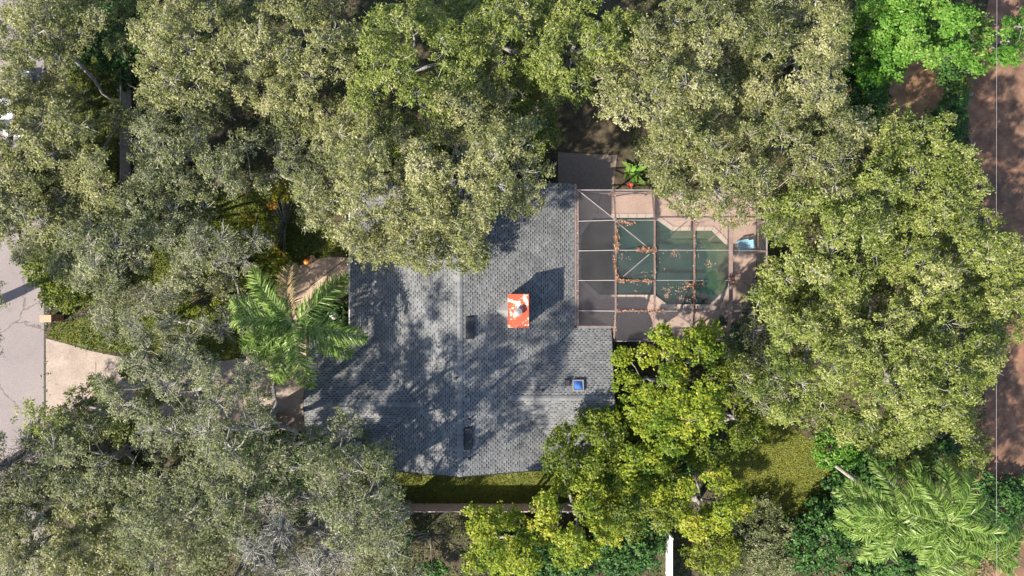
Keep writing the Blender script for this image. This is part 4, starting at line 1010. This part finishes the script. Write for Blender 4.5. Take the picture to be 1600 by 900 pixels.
# ------------------------------------------------------------------ palms
def frond_mesh(seed, L):
    r = np.random.default_rng(seed); V = []; F = []; T = []
    n = 46; ts = np.linspace(0, 1, n); droop = r.uniform(.30, .55); lift = r.uniform(.25, .6); sway = r.uniform(-.25, .25)
    rx = np.c_[L*(ts-.10*ts**3), sway*L*ts**2*.4, L*(lift*ts-(lift+droop)*.8*ts**2.2)]
    def add(q, t): b = len(V); V.extend(q); F.append((b,b+1,b+2,b+3)); T.append(t)
    for i in range(n-1):
        w0, w1 = .035*(1-ts[i])+.006, .035*(1-ts[i+1])+.006
        a, b = rx[i], rx[i+1]; add([a+[0,-w0,.0], b+[0,-w1,.0], b+[0,w1,0], a+[0,w0,0]], .95)
    for i in range(3, n):
        for s in (-1, 1):
            for rep in range(2):
                t = ts[i]; ll = L*.23*(math.sin(math.pi*min(1, (t*.86+.14)))**.55)*r.uniform(.8, 1.1)+.05
                d = (rx[min(i+1,n-1)]-rx[max(i-1,0)]); d /= np.linalg.norm(d)
                side = np.array([-d[1], d[0], 0])*s; ang = r.uniform(.55, 1.05)+.25*(1-t)
                el = r.normal(.12, .30)
                dir1 = d*math.cos(ang)+side*math.sin(ang)+np.array([0,0,el]); dir1 /= np.linalg.norm(dir1)
                p0 = rx[i]+d*r.uniform(-.03,.03); p1 = p0+dir1*ll*.55; p2 = p1+(dir1+np.array([0,0,-.75]))*ll*.42
                wv = np.cross(dir1, [0,0,1]); wv /= np.linalg.norm(wv)+1e-6; wv = wv*.024*r.uniform(.8,1.2)
                wv = wv+np.array([0,0,r.normal(0,.008)]); tt = np.clip(r.normal(.5,.18),0,1)
                add([p0-wv*.6,p1-wv,p1+wv,p0+wv*.6], tt); add([p1-wv,p2-wv*.15,p2+wv*.15,p1+wv], min(1,tt+.12))
    return np_mesh('frond', np.array(V), np.array(F), LEAF['palm'], np.array(T))
FM = [frond_mesh(i, 3.6) for i in range(5)]
DRY = frond_mesh(8, 3.3); DRY.materials[0] = LEAF['palm_dry']
def palm(label, px, py, H, base, scale, dirs, seed, lean=None):
    r = np.random.default_rng(seed)
    bx, by = base; tx, ty = P(px, py, H)
    t = empty('palm_tree', (bx, by, 0)); tag(t, label, 'palm', 'feathery palms')
    d = Vector((tx-bx, ty-by, H)); mb = MB()
    pts = [Vector((d.x*f**1.3, d.y*f**1.3, H*f)) for f in np.linspace(0,1,15)]
    mb.tube(pts, [.24,.19]+[.15+.008*(i%2) for i in range(11)]+[.15,.12], 12); mb.build('trunk', M['palm_trunk'], t, smooth=True)
    mb = MB(); mb.tube([pts[-1], pts[-1]+Vector((0,0,.5)), pts[-1]+Vector((0,0,.8))], [.13,.10,.02], 10); mb.build('crownshaft', LEAF['palm'], t)
    for k, a in enumerate(dirs):
        dry = k == len(dirs)-2 and seed in (1, 4)
        o = obj('dry_frond' if dry else 'frond', DRY if dry else FM[(k+seed)%5], t, pts[-1]+Vector((0,0,.45+.05*(k%3)))); s = scale*r.uniform(.88,1.12)
        o.rotation_euler = (r.uniform(-.25,.25), r.uniform(-.12,.22), math.radians(a+r.uniform(-6,6))); o.scale = (s, s*r.uniform(.9,1.1), s)
palm('feathery palm standing left of the front walk and garage', 462, 502, 6.6, P(480,508), 1.22, [176,200,158,222,252,290,322,345,38,104,130], 1)
palm('lower right palm nearest the olive lawn', 1398, 800, 7.5, P(1290,716), 1.02, [150,180,195,165,215,60,100,20,330,260,300,240], 2)
palm('middle palm of the lower right cluster', 1475, 812, 8.0, P(1355,728), 1.02, [140,115,170,200,240,270,300,20,60,340,85], 3)
palm('palm of the lower right cluster nearest the dirt lot', 1530, 868, 7.5, P(1400,790), 1.0, [110,80,150,180,30,5,340,210,250,130], 4)

# ------------------------------------------------------------------ strappy plant with a red flower by the cage
x, y = P(986, 272, .5)
sp = empty('garden_plant', (x, y, 0)); tag(sp, 'broad leafed green plant with a red flower above the pool cage', 'plant')
rp_ = np.random.default_rng(9)
def blade(L, W, az, el, droop):
    mb = MB(); n = 9; prev = None
    for i in range(n):
        t = i/(n-1); c = Vector((L*t*math.cos(el), 0, L*(t*math.sin(el)-droop*t*t))); w = W*math.sin(math.pi*(t*.9+.08))**.8
        cur = (c+Vector((0,-w,.25*w)), c, c+Vector((0,w,.25*w)))
        if prev: mb.poly([prev[0],cur[0],cur[1],prev[1]], .45+.2*rp_.random()); mb.poly([prev[1],cur[1],cur[2],prev[2]], .55+.2*rp_.random())
        prev = cur
    return mb
M_lead = LEAF['bright']
for k in range(26):
    o = blade(rp_.uniform(.9,1.5), rp_.uniform(.09,.15), 0, rp_.uniform(.5,1.2), rp_.uniform(.3,.6)).build('leaf', LEAF['palm'] if k%3 else M_lead, sp, smooth=True)
    o.location = (*rp_.normal(0,.22,2), rp_.uniform(.0,.25)); o.rotation_euler = (0,0,rp_.uniform(0,2*math.pi))
fx, fy = P(983, 291, .5); mb = MB()
for k in range(7):
    a = k*.9; mb.faces([(0,0,0),(.14*math.cos(a-.3),.14*math.sin(a-.3),.10),(.26*math.cos(a),.26*math.sin(a),.08),(.14*math.cos(a+.3),.14*math.sin(a+.3),.10)], [(0,1,2,3)])
mb.tube([(0,0,-.75),(0,0,.02)], .015, 6)
mb.build('flower', M['petal'], sp, (fx-x, fy-y, .75))

# palm-like courtyard planting in the shaded entry corner
x, y = P(524, 492, .3)
pl = empty('stone_planter', (x, y, 0)); tag(pl, 'small pale birdbath in the shaded entry corner', 'birdbath')
mb = MB(); mb.tube([(0,0,0),(0,0,.08),(0,0,.1),(0,0,.55),(0,0,.6)], [.20,.18,.09,.08,.12], 16); mb.build('pedestal', M['vinyl'], pl, smooth=False)
mb = MB(); mb.tube([(0,0,.60),(0,0,.70),(0,0,.701),(0,0,.64)], [.12,.30,.26,.10], 20, cap=False); mb.build('bowl', M['vinyl'], pl, smooth=True)
make_tree('bush', 'dark ferny shrub in the shaded entry corner', 520, 495, 30, .9, 'dark', 700, 'bush', 'bushes in the garden', -.1, (1,.7), .6)


if __import__('os').environ.get('TRICOUNT'): print('TRIS', sum(len(m.loops)-2*len(m.polygons) for m in bpy.data.meshes))
